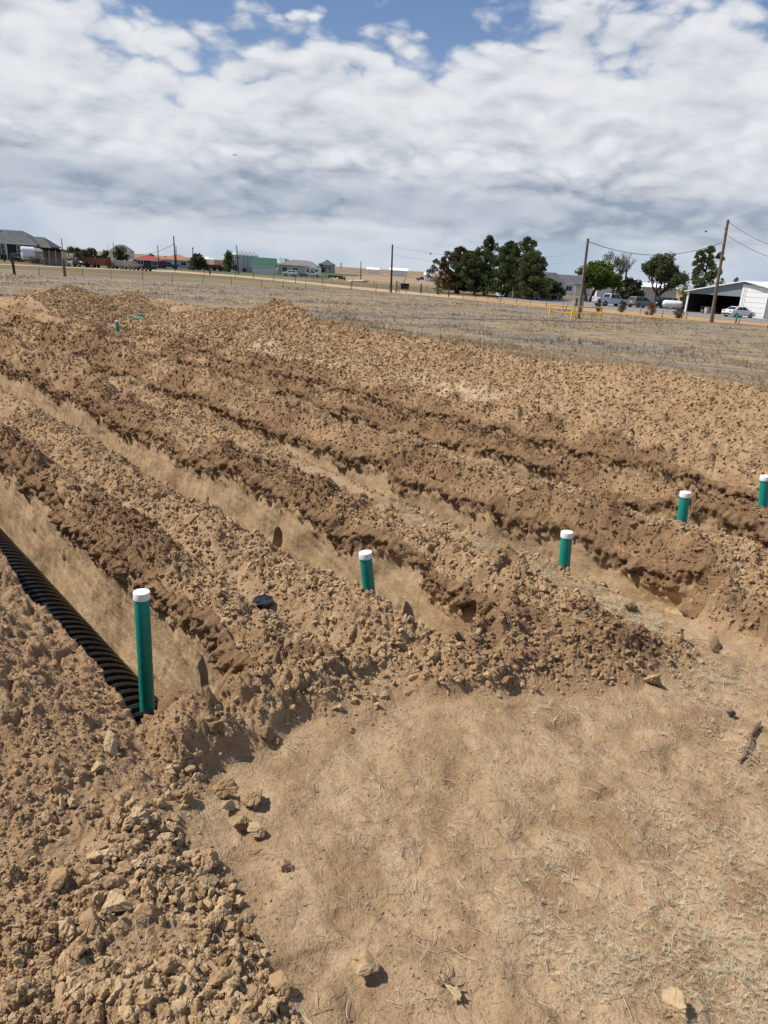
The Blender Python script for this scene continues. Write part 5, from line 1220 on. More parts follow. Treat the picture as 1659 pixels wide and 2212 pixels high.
# front wall in pieces round the openings (facing -y)
pt = lambda x: (x, shop_top(x))
MB().prism([(0, 2.75), (8.3, 2.75), (8.3, shop_top(8.3) - .02), (0, shop_top(0) - .02)], 0.0, 0.12).build('wall', GREYMET, shop)
MB().prism([(8.3, 0), (8.75, 0), (8.75, 4.3), (12.1, 4.3), (12.1, 0), (13.0, 0), (13.0, 3.15), (16.4, 3.15), (16.4, 0), (17.2, 0), pt(17.2), pt(8.6), (8.3, shop_top(8.3))], 0.0, 0.12).build('wall', GREYMET, shop)
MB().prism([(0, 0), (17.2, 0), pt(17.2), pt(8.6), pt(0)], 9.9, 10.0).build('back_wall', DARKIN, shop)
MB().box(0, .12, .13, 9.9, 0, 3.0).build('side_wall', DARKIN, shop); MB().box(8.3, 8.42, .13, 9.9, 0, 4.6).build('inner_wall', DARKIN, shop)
MB().box(17.08, 17.2, .13, 9.9, 0, 3.0).build('side_wall', GREYMET, shop)
for x in (0.0, 4.35): MB().box(x - .13, x + .13, -.14, -.004, 0, 2.9 + .2 * (x > 1)).build('post', TRIM, shop)
MB().box(8.32, 8.62, -.10, -.004, 0, 4.45).build('door_jamb', TRIM, shop)
for nm, x0, x1, h in (('overhead_door', 8.8, 12.05, 4.25), ('overhead_door', 13.05, 16.35, 3.1)):
    dr = MB().box(x0 + .1, x1 - .1, .02, .06, 0, h - .08).build(nm, TRIM, shop)
    n = 6
    for k in range(n): MB().box(x0 + .12, x1 - .12, -.02, .018, (h - .1) * k / n + .03, (h - .1) * (k + 1) / n - .03).build('panel', TRIM, dr)
    fr = MB().box(x0 - .12, x0 + .1, -.07, -.003, 0, h + .12).box(x1 - .1, x1 + .12, -.07, -.003, 0, h + .12).box(x0 + .1, x1 - .1, -.07, -.003, h - .08, h + .12).build('door_frame', TRIM, shop)
ov = .5
def slope(x0, x1): 
    z0, z1 = shop_top(x0), shop_top(x1); return MB().add([(x0, -ov, z0 + .01), (x1, -ov, z1 + .01), (x1, 10.3, z1 + .01), (x0, 10.3, z0 + .01), (x0, -ov, z0 + .14), (x1, -ov, z1 + .14), (x1, 10.3, z1 + .14), (x0, 10.3, z0 + .14)], [(0, 3, 2, 1), (4, 5, 6, 7), (0, 1, 5, 4), (1, 2, 6, 5), (2, 3, 7, 6), (3, 0, 4, 7)])
slope(-.5, 8.6).build('roof', WHITEMET, shop); slope(8.6, 17.7).build('roof', WHITEMET, shop)
tag(shop, 'grey metal workshop with two open bays and white overhead doors', 'workshop')
# things inside the open bays
def crate_obj(name, loc, rz, sx, sy, sz, mat, label, cat):
    t = empty(name, loc, rz); MB().box(-sx/2, sx/2, -sy/2, sy/2, .08, sz).build('body', mat, t, bevel=.02)
    for x in (-sx/2 + .05, sx/2 - .05): MB().box(x - .04, x + .04, -sy/2 - .02, -sy/2 - .003, 0, sz * .95).build('batten', BOARDS, t)
    MB().box(-sx/2 - .02, sx/2 + .02, -sy/2 - .02, sy/2 + .02, sz, sz + .04).build('top', BOARDS, t); return tag(t, label, cat)
M_ = shop.matrix_basis
def in_shop(x, y, z=0): 
    c, s = math.cos(shop.rotation_euler.z), math.sin(shop.rotation_euler.z); return Vector((a_l.x + x * c - y * s, a_l.y + x * s + y * c, FZ + z))
crate_obj('workbench', in_shop(2.0, 3.0), shop.rotation_euler.z, 2.4, .8, .95, STEEL, 'dark workbench standing inside the left open bay', 'workbench')
crate_obj('crate', in_shop(4.1, -1.0), .3, .55, .5, .9, BOARDS, 'wooden crate by the middle post of the open bays', 'crate')
crate_obj('crate', in_shop(3.6, -1.2), .1, .4, .4, .5, RUST, 'small rusty box by the middle post of the open bays', 'box')
# long white roofed building behind the workshop
c0 = in_shop(8.6, 10.8); hs = empty('barn', c0, R(0)); 
gable_wall(MB(), 0, 26, 0, 12, 3.6, 5.0).build('wall', GREYMET, hs); hip_roof(hs, 0, 26, 0, 12, 3.65, 5.15, .4, WHITEMET, gable=True)
MB().box(10, 13, -.06, -.004, 0, 2.8).build('door', TRIM, hs)
tag(hs, 'long barn with bright white metal roof behind the grey workshop', 'barn')

# three sided shed and tan shed on the left
a = B(*z1(440, 443)); hs = empty('loafing_shed', a, R(6))
MB().box(-1.95, -1.85, 0, 3, 0, 3.15).build('side_wall', BOARDS, hs); MB().box(1.85, 1.95, 0, 3, 0, 3.15).build('side_wall', BOARDS, hs); MB().box(-1.85, 1.85, 2.9, 3, 0, 2.9).build('back_wall', TANW, hs)
MB().add([(-2.2, -.35, 3.2), (2.2, -.35, 3.2), (2.2, 3.3, 2.9), (-2.2, 3.3, 2.9), (-2.2, -.35, 3.38), (2.2, -.35, 3.38), (2.2, 3.3, 3.08), (-2.2, 3.3, 3.08)], [(0, 3, 2, 1), (4, 5, 6, 7), (0, 1, 5, 4), (1, 2, 6, 5), (2, 3, 7, 6), (3, 0, 4, 7)]).build('roof', DARKIN, hs)
for x in (-.6, .7): MB().box(x - .07, x + .07, 0, .12, 0, 3.1).build('post', BOARDS, hs)
for k in range(9):
    x = -1.6 + k * .42; MB().tube([(x, -.1, .1), (x, -.1, 1.35)], .035, 5).build('gate_bar', GREYM, hs)
for z in (.15, .75, 1.35): MB().tube([(-1.7, -.1, z), (1.8, -.1, z)], .035, 5).build('gate_bar', GREYM, hs)
tag(hs, 'open fronted shed with bleached board side and pipe gate', 'shed')
a = B(*z1(355, 418)); hs = empty('shed', a, R(10)); gable_wall(MB(), -1.6, 1.6, 0, 3, 2.7, 3.0).build('wall', TANW, hs); hip_roof(hs, -1.6, 1.6, 0, 3, 2.75, 3.3, .35, SHINGLE2, gable=True); MB().box(-.5, .5, -.06, -.004, 0, 2.0).build('door', BOARDS, hs); tag(hs, 'small tan shed behind the bleached open shed', 'shed')
def barrel(px, py, col, label):
    p = B(px, py); t = empty('barrel', p); MB().lathe([(.3, 0), (.33, .05), (.34, .4), (.335, .44), (.34, .48), (.33, .95), (.30, 1.0)], 16).build('drum', col, t, smooth=True); MB().lathe([(.31, 1.0), (.32, 1.03), (.02, 1.035)], 16).build('lid', col, t); return tag(t, label, 'barrel')
barrel(*z1(352, 430), simple('blue_drum', (0.10, 0.16, 0.26), .5), 'blue barrel standing left of the bleached open shed')

# far houses and barns
def farhouse(px, py, rz, W, D, h, h1, wm, rm, label, wins=(), gable=True, back=0.0, name='house', cat='house', door=True, ov=.4):
    p = B(px, py); p.y += back; p.x += back * p.x / p.y; t = empty(name, p, R(rz))
    (gable_wall(MB(), -W/2, W/2, 0, D, h, h1 - .1) if gable else MB().box(-W/2, W/2, 0, D, 0, h)).build('wall', wm, t); hip_roof(t, -W/2, W/2, 0, D, h + .05, h1 + .1, ov, rm, gable=gable)
    for x in wins: window(t, x, h * .55, 1.5, 1.1, 0.0, (2, 1))
    if door: MB().box(W * .12, W * .12 + 1.0, -.07, -.004, 0, 2.05).build('door', BOARDS, t)
    return tag(t, label, cat)
farhouse(*z1(1215, 455), 3, 7.4, 6, 2.0, 3.1, BROWNW, REDM, 'dark house with a red metal roof behind the trailers', (-1.6, 2.4), gable=False, door=False)
farhouse(*z1(1450, 458), 3, 8.2, 7, 2.4, 3.9, CREAM, ORTILE, 'cream house with an orange hipped roof', (-2.8, 2.8), gable=False)
farhouse(*z1(1585, 462), 3, 2.6, 4, 1.7, 2.6, BROWNW, ORTILE, 'small brown shed at the right end of the orange roofed house', (), name='shed', cat='shed')
farhouse(*z1(960, 388), 4, 13, 9, 4.6, 8.5, CREAM, SHINGLE2, 'large grey gabled house behind the dark trees', (-3, 3), gable=False, back=60)
farhouse(*z2(735, 506), 6, 7.0, 6, 2.0, 4.6, TRIM, GREENM, 'white barn with a bright green metal roof', (), name='barn', cat='barn', door=False)
p = B(*z2(656, 503)); 
farhouse(*z2(1010, 520), -4, 12.5, 8, 3.0, 4.6, CREAM, SHINGLE2, 'pale ranch house with grey roof behind the white vehicles', (-4.0, -0.5, 4.0), gable=False)
farhouse(*z2(1065, 510), -4, 6.0, 8, 2.8, 4.4, CREAM, siding('grey_green_roof', (0.11, 0.135, 0.115), 2, 5), 'grey green roofed wing beside the pale ranch house', (0.8,), gable=False, back=12)
farhouse(*z2(1248, 500), -6, 7.0, 8, 4.2, 6.4, simple('grey_house', (0.30, 0.31, 0.33)), SHINGLE, 'grey far house right of the ranch house', (-2.2, 0, 2.2), gable=False)
farhouse(*z2(218, 408), 0, 14, 10, 3, 5, TRIM, WHITEMET, 'white far barn beyond the orange roofed house', (), back=0, name='barn', cat='barn', door=False)
farhouse(*z2(280, 416), 0, 9, 8, 3, 3.6, TRIM, TRIM, 'small white far building beyond the silos', (), name='shed', cat='shed', door=False)
farhouse(*z2(1640, 508), 0, 9, 8, 3, 4.4, TRIM, WHITEMET, 'tiny white far building on the plain', (), name='shed', cat='shed', door=False)
farhouse(*z3(195, 526), 0, 12, 9, 3.4, 5, TRIM, WHITEMET, 'white far buildings on the plain right of the bracket pole', (), name='barn', cat='barn', door=False)
farhouse(*z3(447, 572), 0, 3.6, 3, 2.3, 3.3, TRIM, TRIM, 'small white hut at the left edge of the brown juniper', (), name='hut', cat='shed', door=True)
farhouse(*z2(358, 436), 0, 5.0, 6, 3.0, 3.6, TANW, TANW, 'small tan block building beyond the silos', (), name='shed', cat='shed', door=False)
# grain silos
for q in range(5):
    p = B(*z2(515 + q * 30, 490 + q * 0.9)); p.y += q * 0.8; t = empty('grain_silo', p); r, h = 1.75, 5.0
    MB().lathe([(r, -.1)] + [(r + (.03 if k % 2 else -.02), h * k / 10) for k in range(11)], 20).build('bin', GALV, t, smooth=True)
    MB().lathe([(r * 1.06, h + .02), (r * .55, h + .75), (.28, h + 1.1), (.26, h + 1.3), (.02, h + 1.32)], 20).build('roof', GALV, t, smooth=True)
    MB().box(-.45, .45, -r - .12, -r + .02, .3, 2.0).build('hatch', STEEL, t)
    tag(t, ['leftmost', 'second', 'middle', 'fourth', 'rightmost'][q] + ' of the five galvanised grain silos beside the green roofed barn', 'silo', 'grain silos')
# spoil mound far off and scrap
p = B(*z2(1522, 577)); V, Fq = clod_shape(970, 4, 14, 0.1); V[:, 2] = np.maximum(V[:, 2], -.1); o = link('dirt_mound', np_mesh('mound', V, Fq), SAND); o.location = p; o.scale = (3.6, 2.5, 1.7); tag(o, 'far mound of tan dirt by the plain dark pole', 'dirt mound')

# ------------------------------------------------------------------ vehicles
TYRE = simple('tyre', (0.018, 0.018, 0.019), 0.9, 0.2); RIM = simple('alloy_rim', (0.42, 0.42, 0.44), 0.35, 0.5, 0.2, 3, 0.6); TAIL = simple('tail_light', (0.30, 0.015, 0.012), 0.25, 0.5); HEAD = simple('head_light', (0.70, 0.70, 0.72), 0.15, 0.6); BUMP = simple('black_trim', (0.03, 0.03, 0.032), 0.6, 0.3)
CHROME = simple('chrome', (0.6, 0.6, 0.62), 0.2, 0.5, 0.1, 3, 0.9)
def paint(name, col, rough=0.25): return simple(name, col, rough, 0.5, 0.10, 1.0)
PW, PS, PG, PK, PB, PT = paint('white_paint', (0.72, 0.72, 0.72)), paint('silver_paint', (0.52, 0.53, 0.55)), paint('grey_paint', (0.185, 0.20, 0.20)), paint('black_paint', (0.014, 0.016, 0.020)), paint('blue_paint', (0.05, 0.11, 0.24)), paint('tan_paint', (0.45, 0.38, 0.29))
SHAPES = {
 'sedan': dict(L=4.6, W=1.80, low=[(-2.30, .42), (-2.28, .80), (-2.18, .98), (-1.55, 1.02), (.85, .98), (1.85, .84), (2.22, .66), (2.28, .40), (2.2, .24), (-2.2, .26)], cab=(-1.72, 1.25, -.98, .28, 1.00, 1.45), axle=(1.36, -1.34), wr=.33),
 'suv': dict(L=4.65, W=1.88, low=[(-2.32, .45), (-2.32, .95), (-2.22, 1.08), (-1.6, 1.10), (.95, 1.06), (1.95, .98), (2.28, .82), (2.32, .45), (2.2, .3), (-2.2, .32)], cab=(-2.20, 1.28, -1.85, .35, 1.09, 1.70), axle=(1.38, -1.36), wr=.37),
 'pickup': dict(L=6.0, W=2.02, low=[(-3.0, .62), (-3.0, 1.36), (-.98, 1.37), (-.95, 1.22), (1.25, 1.18), (2.72, 1.14), (2.98, 1.02), (3.0, .55), (2.85, .42), (-2.85, .48)], cab=(-1.0, 1.55, -.78, .55, 1.2, 1.95), axle=(1.92, -1.85), wr=.42)}
def vehicle(kind, loc, rz, mat, label, name=None, cat=None, sc_=1.0, bed=True):
    S = SHAPES[kind]; W = S['W'] / 2; t = empty(name or kind, loc, rz); t.scale = (sc_,) * 3
    low = S['low']; wr = S['wr']
    mb = MB(); n = len(low)
    rings = [(-W, .93), (-W * .97, 1.0), (W * .97, 1.0), (W, .93)]
    cz = .75
    V = []
    for yy, k in rings: V += [(x * (1 - (1 - k) * .12), yy, cz + (z - cz) * (1 - (1 - k) * 1.1)) for x, z in low]
    F = [tuple(range(n))] + [tuple(range(4 * n - 1, 3 * n - 1, -1))]
    for r_ in range(3): F += [(r_ * n + i, (r_ + 1) * n + i, (r_ + 1) * n + (i + 1) % n, r_ * n + (i + 1) % n) for i in range(n)]
    body = mb.add(V, F).build('body', mat, t, smooth=True, bevel=.03)
    x0, x1, x2, x3, zb, zt = S['cab']; wb, wt = W * .93, W * .76
    cab = MB().add([(x0, -wb, zb), (x1, -wb, zb), (x1, wb, zb), (x0, wb, zb), (x2, -wt, zt), (x3, -wt, zt), (x3, wt, zt), (x2, wt, zt)], [(0, 3, 2, 1), (4, 5, 6, 7), (0, 1, 5, 4), (1, 2, 6, 5), (2, 3, 7, 6), (3, 0, 4, 7)]).build('cabin', mat, t, smooth=True, bevel=.06)
    lerp = lambda a, b, f: tuple(a[i] + (b[i] - a[i]) * f for i in range(3))
    def pane(q, f0, f1, g0, g1, nm, push):
        a, b, c, d = q; f = lambda u, v: lerp(lerp(a, b, u), lerp(d, c, u), v)
        p_ = [f(f0, g0), f(f1, g0), f(f1, g1), f(f0, g1)]
        MB().add([tuple(Vector(v) + push) for v in p_] + [tuple(Vector(v) + push * .2) for v in p_], [(0, 1, 2, 3), (7, 6, 5, 4), (0, 4, 5, 1), (1, 5, 6, 2), (2, 6, 7, 3), (3, 7, 4, 0)]).build(nm, GLASS, cab)
    for sgn in (-1, 1):
        q = [(x0, sgn * wb, zb), (x1, sgn * wb, zb), (x3, sgn * wt, zt), (x2, sgn * wt, zt)]; ps = Vector((0, sgn * .018, .004))
        pane(q, .06, .47, .12, .86, 'side_window', ps); pane(q, .51, .90, .12, .86, 'side_window', ps)
    pane([(x0, -wb, zb), (x0, wb, zb), (x2, wt, zt), (x2, -wt, zt)], .10, .90, .14, .84, 'rear_window', Vector((-.018, 0, .008)))
    pane([(x1, -wb, zb), (x1, wb, zb), (x3, wt, zt), (x3, -wt, zt)], .07, .93, .10, .90, 'windscreen', Vector((.018, 0, .012)))
    for ax in S['axle']:
        for sgn in (-1, 1):
            w = MB().lathe([(wr * .62, -.11), (wr * .93, -.11), (wr, -.07), (wr, .07), (wr * .93, .11), (wr * .62, .11)], 20).xf(Matrix.Translation((ax, sgn * (W - .09), wr)) @ Matrix.Rotation(R(90), 4, 'X')).build('wheel', TYRE, t, smooth=True)
            MB().lathe([(wr * .64, -.02), (wr * .60, .03), (wr * .2, .05), (.01, .05)], 14).xf(Matrix.Translation((ax, sgn * (W - .02), wr)) @ Matrix.Rotation(R(-90 * sgn), 4, 'X')).build('rim', RIM, w, smooth=True)
            MB().lathe([(wr * 1.16, -.01), (wr * 1.16, .0), (wr * .98, .002)], 20).xf(Matrix.Translation((ax, sgn * (W - .005), wr * 1.02)) @ Matrix.Rotation(R(-90 * sgn), 4, 'X')).build('wheel_arch', BUMP, t)
    xr, xf = low[0][0], low[-4][0] if kind != 'pickup' else 2.98
    zr = .85 if kind == 'sedan' else 1.0 if kind == 'suv' else 1.1
    for sgn in (-1, 1):
        MB().box(xr - .012, xr + .12, sgn * W * .62 - .15, sgn * W * .62 + .15, zr - .10, zr + .08).build('tail_light', TAIL, t, bevel=.02)
        MB().box(S['L'] / 2 - .16, S['L'] / 2 - .015, sgn * W * .68 - .18, sgn * W * .68 + .18, zr - .22, zr - .08).build('headlight', HEAD, t, bevel=.02)
        MB().box(x1 - .35, x1 - .15, sgn * (W + .02) - .09, sgn * (W + .02) + .09, zb - .02, zb + .14).build('mirror', mat if kind != 'pickup' else BUMP, t, bevel=.03)
    MB().box(xr - .05, xr + .05, -W * .9, W * .9, .38, .56).build('bumper', CHROME if kind == 'pickup' else BUMP, t, bevel=.02); MB().box(S['L'] / 2 - .08, S['L'] / 2 + .02, -W * .86, W * .86, .34, .54).build('bumper', BUMP, t, bevel=.02)
    MB().box(xr - .016, xr - .002, -.26, .26, zr - .25, zr - .11).build('number_plate', HEAD, t)
    if kind == 'pickup' and bed: MB().box(-2.88, -1.08, -W * .86, W * .86, 1.372, 1.376).build('bed_cover', BUMP, t)
    return tag(t, label, cat or {'sedan': 'car', 'suv': 'SUV', 'pickup': 'pickup'}[kind])
vehicle('sedan', B(*z4(1415, 848)), R(24), PW, 'white sedan parked in front of the workshop doors', 'sedan')
vehicle('pickup', B(*z4(385, 758)), R(24), PS, 'silver crew cab pickup parked before the white house', 'pickup_truck')
vehicle('suv', B(*z4(628, 770)), R(26), PG, 'grey SUV parked right of the silver pickup', 'suv')
vehicle('suv', B(*z4(815, 776)), R(205), PK, 'black SUV parked nose out under the olive tree', 'suv', sc_=1.05)
vehicle('pickup', B(*z1(125, 408)), R(-62), PK, 'dark pickup parked in front of the navy house', 'pickup_truck')
vehicle('pickup', B(*z1(640, 450)), R(-28), PK, 'black pickup parked between the open shed and the trailers', 'pickup_truck')
vehicle('pickup', B(*z1(552, 444)), R(160), PT, 'faded tan pickup just right of the open shed', 'pickup_truck', sc_=.85)
vehicle('pickup', B(*z1(1405, 463)), R(175), PB, 'blue pickup in front of the orange roofed house', 'pickup_truck', sc_=.95)
vehicle('suv', B(*z2(957, 527)), R(170), PW, 'white SUV parked before the pale ranch house', 'suv', sc_=.95)
vehicle('pickup', B(*z2(1010, 527)), R(175), PG, 'grey far pickup right of the white SUV', 'pickup_truck', sc_=.8)
vehicle('pickup', B(*z2(1135, 534)), R(185), PW, 'white far pickup in front of the camper', 'pickup_truck', sc_=.9)
vehicle('suv', B(*z1(600, 368)), R(170), PW, 'white far van beyond the open shed', 'van', 'van', 1.1)
vehicle('pickup', B(*z3(388, 566)), R(180), PB, 'tiny far blue green pickup left of the brown juniper', 'pickup_truck', sc_=.8)

def trailer(px, py, rz, L, W, h, deck, mat, label, load=None, loads=3, cat='trailer', name='trailer'):
    t = empty(name, B(px, py), R(rz))
    MB().box(-L/2, L/2, -W/2, W/2, deck - .12, deck).build('bed', STEEL, t)
    if h:
        for y in (-W/2, W/2 - .06): MB().box(-L/2, L/2, y, y + .06, deck, deck + h).build('side', mat, t)
        for x in (-L/2, L/2 - .06): MB().box(x, x + .06, -W/2 + .061, W/2 - .061, deck, deck + h).build('end', mat, t)
        for k in range(int(L / .8) + 1):
            x = -L/2 + k * .8; MB().box(x, x + .07, -W/2 - .05, -W/2 - .003, deck - .1, deck + h).build('stake', mat, t)
    MB().tube([(L/2, 0, deck - .08), (L/2 + 1.1, 0, deck - .15)], .05, 6).build('tongue', STEEL, t)
    for ax in (-.55, .35):
        for s in (-1, 1):
            w = MB().lathe([(.2, -.1), (.36, -.1), (.38, 0), (.36, .1), (.2, .1)], 16).xf(Matrix.Translation((ax, s * (W/2 - .02), .38)) @ Matrix.Rotation(R(90), 4, 'X')).build('wheel', TYRE, t); MB().lathe([(.21, -.02), (.18, .05), (.01, .06)], 12).xf(Matrix.Translation((ax, s * (W/2 + .07), .38)) @ Matrix.Rotation(R(-90 * s), 4, 'X')).build('rim', RIM, w)
    if load:
        for k in range(loads):
            x0 = -L/2 + .1 + (L - .2) * k / loads; x1 = x0 + (L - .2) / loads - .06
            b_ = MB().box(x0, x1, -W/2 + .08, W/2 - .08, deck + .004, deck + load).build('load_crate', GREYL, t)
            for z in np.arange(deck + .15, deck + load, .16): MB().box(x0 - .01, x1 + .01, -W/2 + .06, -W/2 + .078, z, z + .09).build('slat', CONC, b_)
    return tag(t, label, cat)
GREYL = simple('weathered_crate', (0.38, 0.38, 0.37), .9, .1, .4)
trailer(*z1(775, 458), 172, 7.2, 2.3, 1.35, .75, RUST, 'long dark rusty dump trailer at the left of the trailer row')
trailer(*z1(935, 466), 172, 4.2, 1.9, 0, .65, STEEL, 'flat trailer loaded with grey slatted crates', .85, 3)
trailer(*z1(1040, 474), 172, 4.6, 2.0, 0, .65, STEEL, 'trailer loaded with a tall stack of pale crates', 1.15, 3)
trailer(*z1(1110, 479), 172, 3.4, 1.9, 0, .6, STEEL, 'short trailer loaded with pale crates', .75, 2)
trailer(*z1(1210, 486), 172, 4.0, 1.9, .25, .55, STEEL, 'low empty dark trailer at the right end of the row')
# stock trailer
t = empty('horse_trailer', B(*z1(238, 417)), R(-58)); t.scale = (1.35,) * 3; L, W, h = 3.4, 1.9, 2.25
MB().prism([(-L/2, .45), (L/2 - .1, .45), (L/2, .6), (L/2, 1.9), (L/2 - .25, 2.35), (L/2 - .7, h + .35), (-L/2, h + .35)], -W/2, W/2).build('body', PW, t, smooth=True, bevel=.05)
for x in (-1.0, -.2, .75): MB().box(x - .22, x + .22, -W/2 - .02, -W/2 - .003, 1.65, 2.05).build('window', GLASS, t)
for x in (-.45, .45): MB().box(-L/2 - .02, -L/2 - .003, x - .38, x + .38, .6, 2.3).build('rear_door', PW, t)
for ax in (-.5, .3):
    for s in (-1, 1): MB().lathe([(.2, -.1), (.34, -.1), (.36, 0), (.34, .1), (.2, .1)], 16).xf(Matrix.Translation((ax, s * (W/2 + .02), .36)) @ Matrix.Rotation(R(90), 4, 'X')).build('wheel', TYRE, t)
MB().tube([(L/2, 0, .5), (L/2 + 1.0, 0, .45)], .06, 6).build('tongue', STEEL, t)
tag(t, 'white horse trailer parked beside the navy house', 'trailer')
# dark round bale feeder beside the horse trailer
t = empty('hay_feeder', B(*z1(300, 424))); MB().lathe([(.95, .02), (1.0, .05), (1.0, .9), (.9, 1.05)], 18).build('ring', BUMP, t)
for k in range(12): an = k * .5236; MB().tube([(1.03 * math.cos(an), 1.03 * math.sin(an), 0), (1.03 * math.cos(an), 1.03 * math.sin(an), 1.4)], .04, 5).build('bar', STEEL, t)
tag(t, 'dark round hay feeder between the horse trailer and the open shed', 'feeder')
# camper
t = empty('camper', B(*z2(1163, 530)), R(3)); MB().box(-1.9, 1.9, -1.1, 1.1, .5, 2.7).build('body', PW, t, bevel=.1); 
for x in (-1.0, .4): MB().box(x - .4, x + .4, -1.12, -1.103, 1.5, 2.1).build('window', GLASS, t)
for ax in (-.3, .4): MB().lathe([(.2, -.1), (.32, -.1), (.34, 0), (.32, .1), (.2, .1)], 12).xf(Matrix.Translation((ax, -1.05, .34)) @ Matrix.Rotation(R(90), 4, 'X')).build('wheel', TYRE, t)
tag(t, 'white far camper behind the white far pickup', 'camper')
# propane tank
t = empty('propane_tank', B(*z4(880, 789)), R(-14)); prof = [(.02, -1.55), (.3, -1.5), (.48, -1.32), (.55, -1.05), (.55, 1.05), (.48, 1.32), (.3, 1.5), (.02, 1.55)]
MB().lathe(prof, 24).xf(Matrix.Translation((0, 0, .95)) @ Matrix.Rotation(R(90), 4, 'Y')).build('tank', PW, t, smooth=True)
for x in (-.9, .9): MB().box(x - .08, x + .08, -.4, .4, 0, .5).build('foot', CONC, t)
MB().lathe([(.2, 1.45), (.21, 1.62), (.17, 1.70), (.02, 1.72)], 14).build('valve_dome', simple('red_dome', (.4, .08, .07), .5), t, smooth=True)
tag(t, 'white horizontal propane tank between black SUV and the workshop', 'propane tank')
# black stock tank box by the fence corner with a leaning bar
t = empty('dumpster', B(*z3(246, 641)), R(-4)); MB().prism([(-.75, .1), (.75, .1), (.8, 1.05), (-.8, 1.05)], -.5, .5).build('bin', BUMP, t, bevel=.02); MB().box(-.84, .84, -.55, .55, 1.05, 1.13).build('lid', BUMP, t)
for x in (-.6, .6): MB().box(x - .06, x + .06, -.54, -.503, .1, 1.0).build('rib', PK, t)
tag(t, 'black metal bin standing beyond the bracket pole', 'bin')
t = empty('auger_pole', B(*z3(232, 622))); MB().tube([(0, 0, 1.0), (.55, 0, 2.1)], .07, 6).build('tube', STEEL, t); MB().tube([(.2, 0, 0), (.2, 0, 1.4)], .04, 6).build('leg', STEEL, t); tag(t, 'dark slanted auger tube sticking up behind the black bin', 'auger')
# farm scrap
def scrap(px, py, seed, w, h, mat, label, n=9):
    t = empty('farm_machine', B(px, py)); g = random.Random(seed)
    MB().box(-w * .4, w * .4, -.4, .4, h * .25, h * .7).build('frame', mat, t, bevel=.03)
    for k in range(3): MB().lathe([(.12, -.05), (h * .26, -.05), (h * .28, 0), (h * .26, .05), (.12, .05)], 14).xf(Matrix.Translation((w * (-.35 + .35 * k), -.45, h * .28)) @ Matrix.Rotation(R(90), 4, 'X')).build('wheel', TYRE, t)
    for k in range(n):
        a_ = Vector((g.uniform(-w/2, w/2), g.uniform(-.3, .3), g.uniform(.2, h * .7))); b_ = a_ + Vector((g.uniform(-w * .3, w * .3), 0, g.uniform(-.1, h * .5))); MB().tube([a_, b_], .06, 5).build('bar', mat, t)
    return tag(t, label, 'farm machine')
scrap(*z2(330, 487), 1, 5.0, 2.6, RUST, 'rusty farm machine left of the dark far pine')
scrap(*z2(1330, 545), 2, 5.5, 1.1, STEEL, 'low flat farm implement left of the far dirt mound', 6)
scrap(*z2(1385, 558), 3, 2.2, 1.0, RUST, 'small rusty plough in front of the far dirt mound', 5)
scrap(*z2(790, 507), 4, 3.0, 1.1, GREYM, 'grey scrap pile in front of the green roofed barn', 10)
scrap(*z2(560, 492), 5, 2.6, 1.4, BUMP, 'dark machine parked before the grain silos', 5)
scrap(*z1(835, 385), 6, 4.5, 3.0, PW, 'white far farm machine between the thin grey tree and the gabled house', 6)

# ------------------------------------------------------------------ aircraft and birds
d = 1500; p = Pd(507, 335, d); t = empty('airplane', p, R(12)); PA = simple('plane_paint', (.10, .08, .09), .4)
MB().tube([(-4.6, 0, .3), (-3.5, 0, .2), (0, 0, 0), (3.2, 0, 0), (4.2, 0, -.1)], [.15, .35, .65, .6, .15], 10).build('fuselage', PA, t, smooth=True)
MB().box(-.2, 1.3, -5.5, 5.5, .55, .7).build('wing', PA, t); MB().box(-4.5, -3.7, -1.7, 1.7, .25, .35).build('tailplane', PA, t); MB().box(-4.6, -3.7, -.06, .06, .35, 1.7).build('fin', PA, t)
tag(t, 'tiny dark airplane in the sky on the left', 'airplane')
for q, (px, py, lab) in enumerate(((930, 549, 'tiny dark bird in flight left of the pines'), (1525, 501, 'tiny dark bird in flight left of the tall leaning pole'))):
    p = Pd(px, py, 90); t = empty('bird', p); MB().tube([(-.16, 0, 0), (0, 0, .02), (.18, 0, 0)], [.02, .06, .01], 6).build('body', BUMP, t)
    for s in (-1, 1): MB().add([(-.06, 0, .02), (.08, 0, .02), (.04, s * .32, .16), (-.05, s * .34, .15), (-.06, 0, .0), (.08, 0, .0), (.04, s * .32, .15), (-.05, s * .34, .14)], [(0, 1, 2, 3), (7, 6, 5, 4), (0, 4, 5, 1), (1, 5, 6, 2), (2, 6, 7, 3), (3, 7, 4, 0)]).build('wing', BUMP, t)
    tag(t, lab, 'bird')

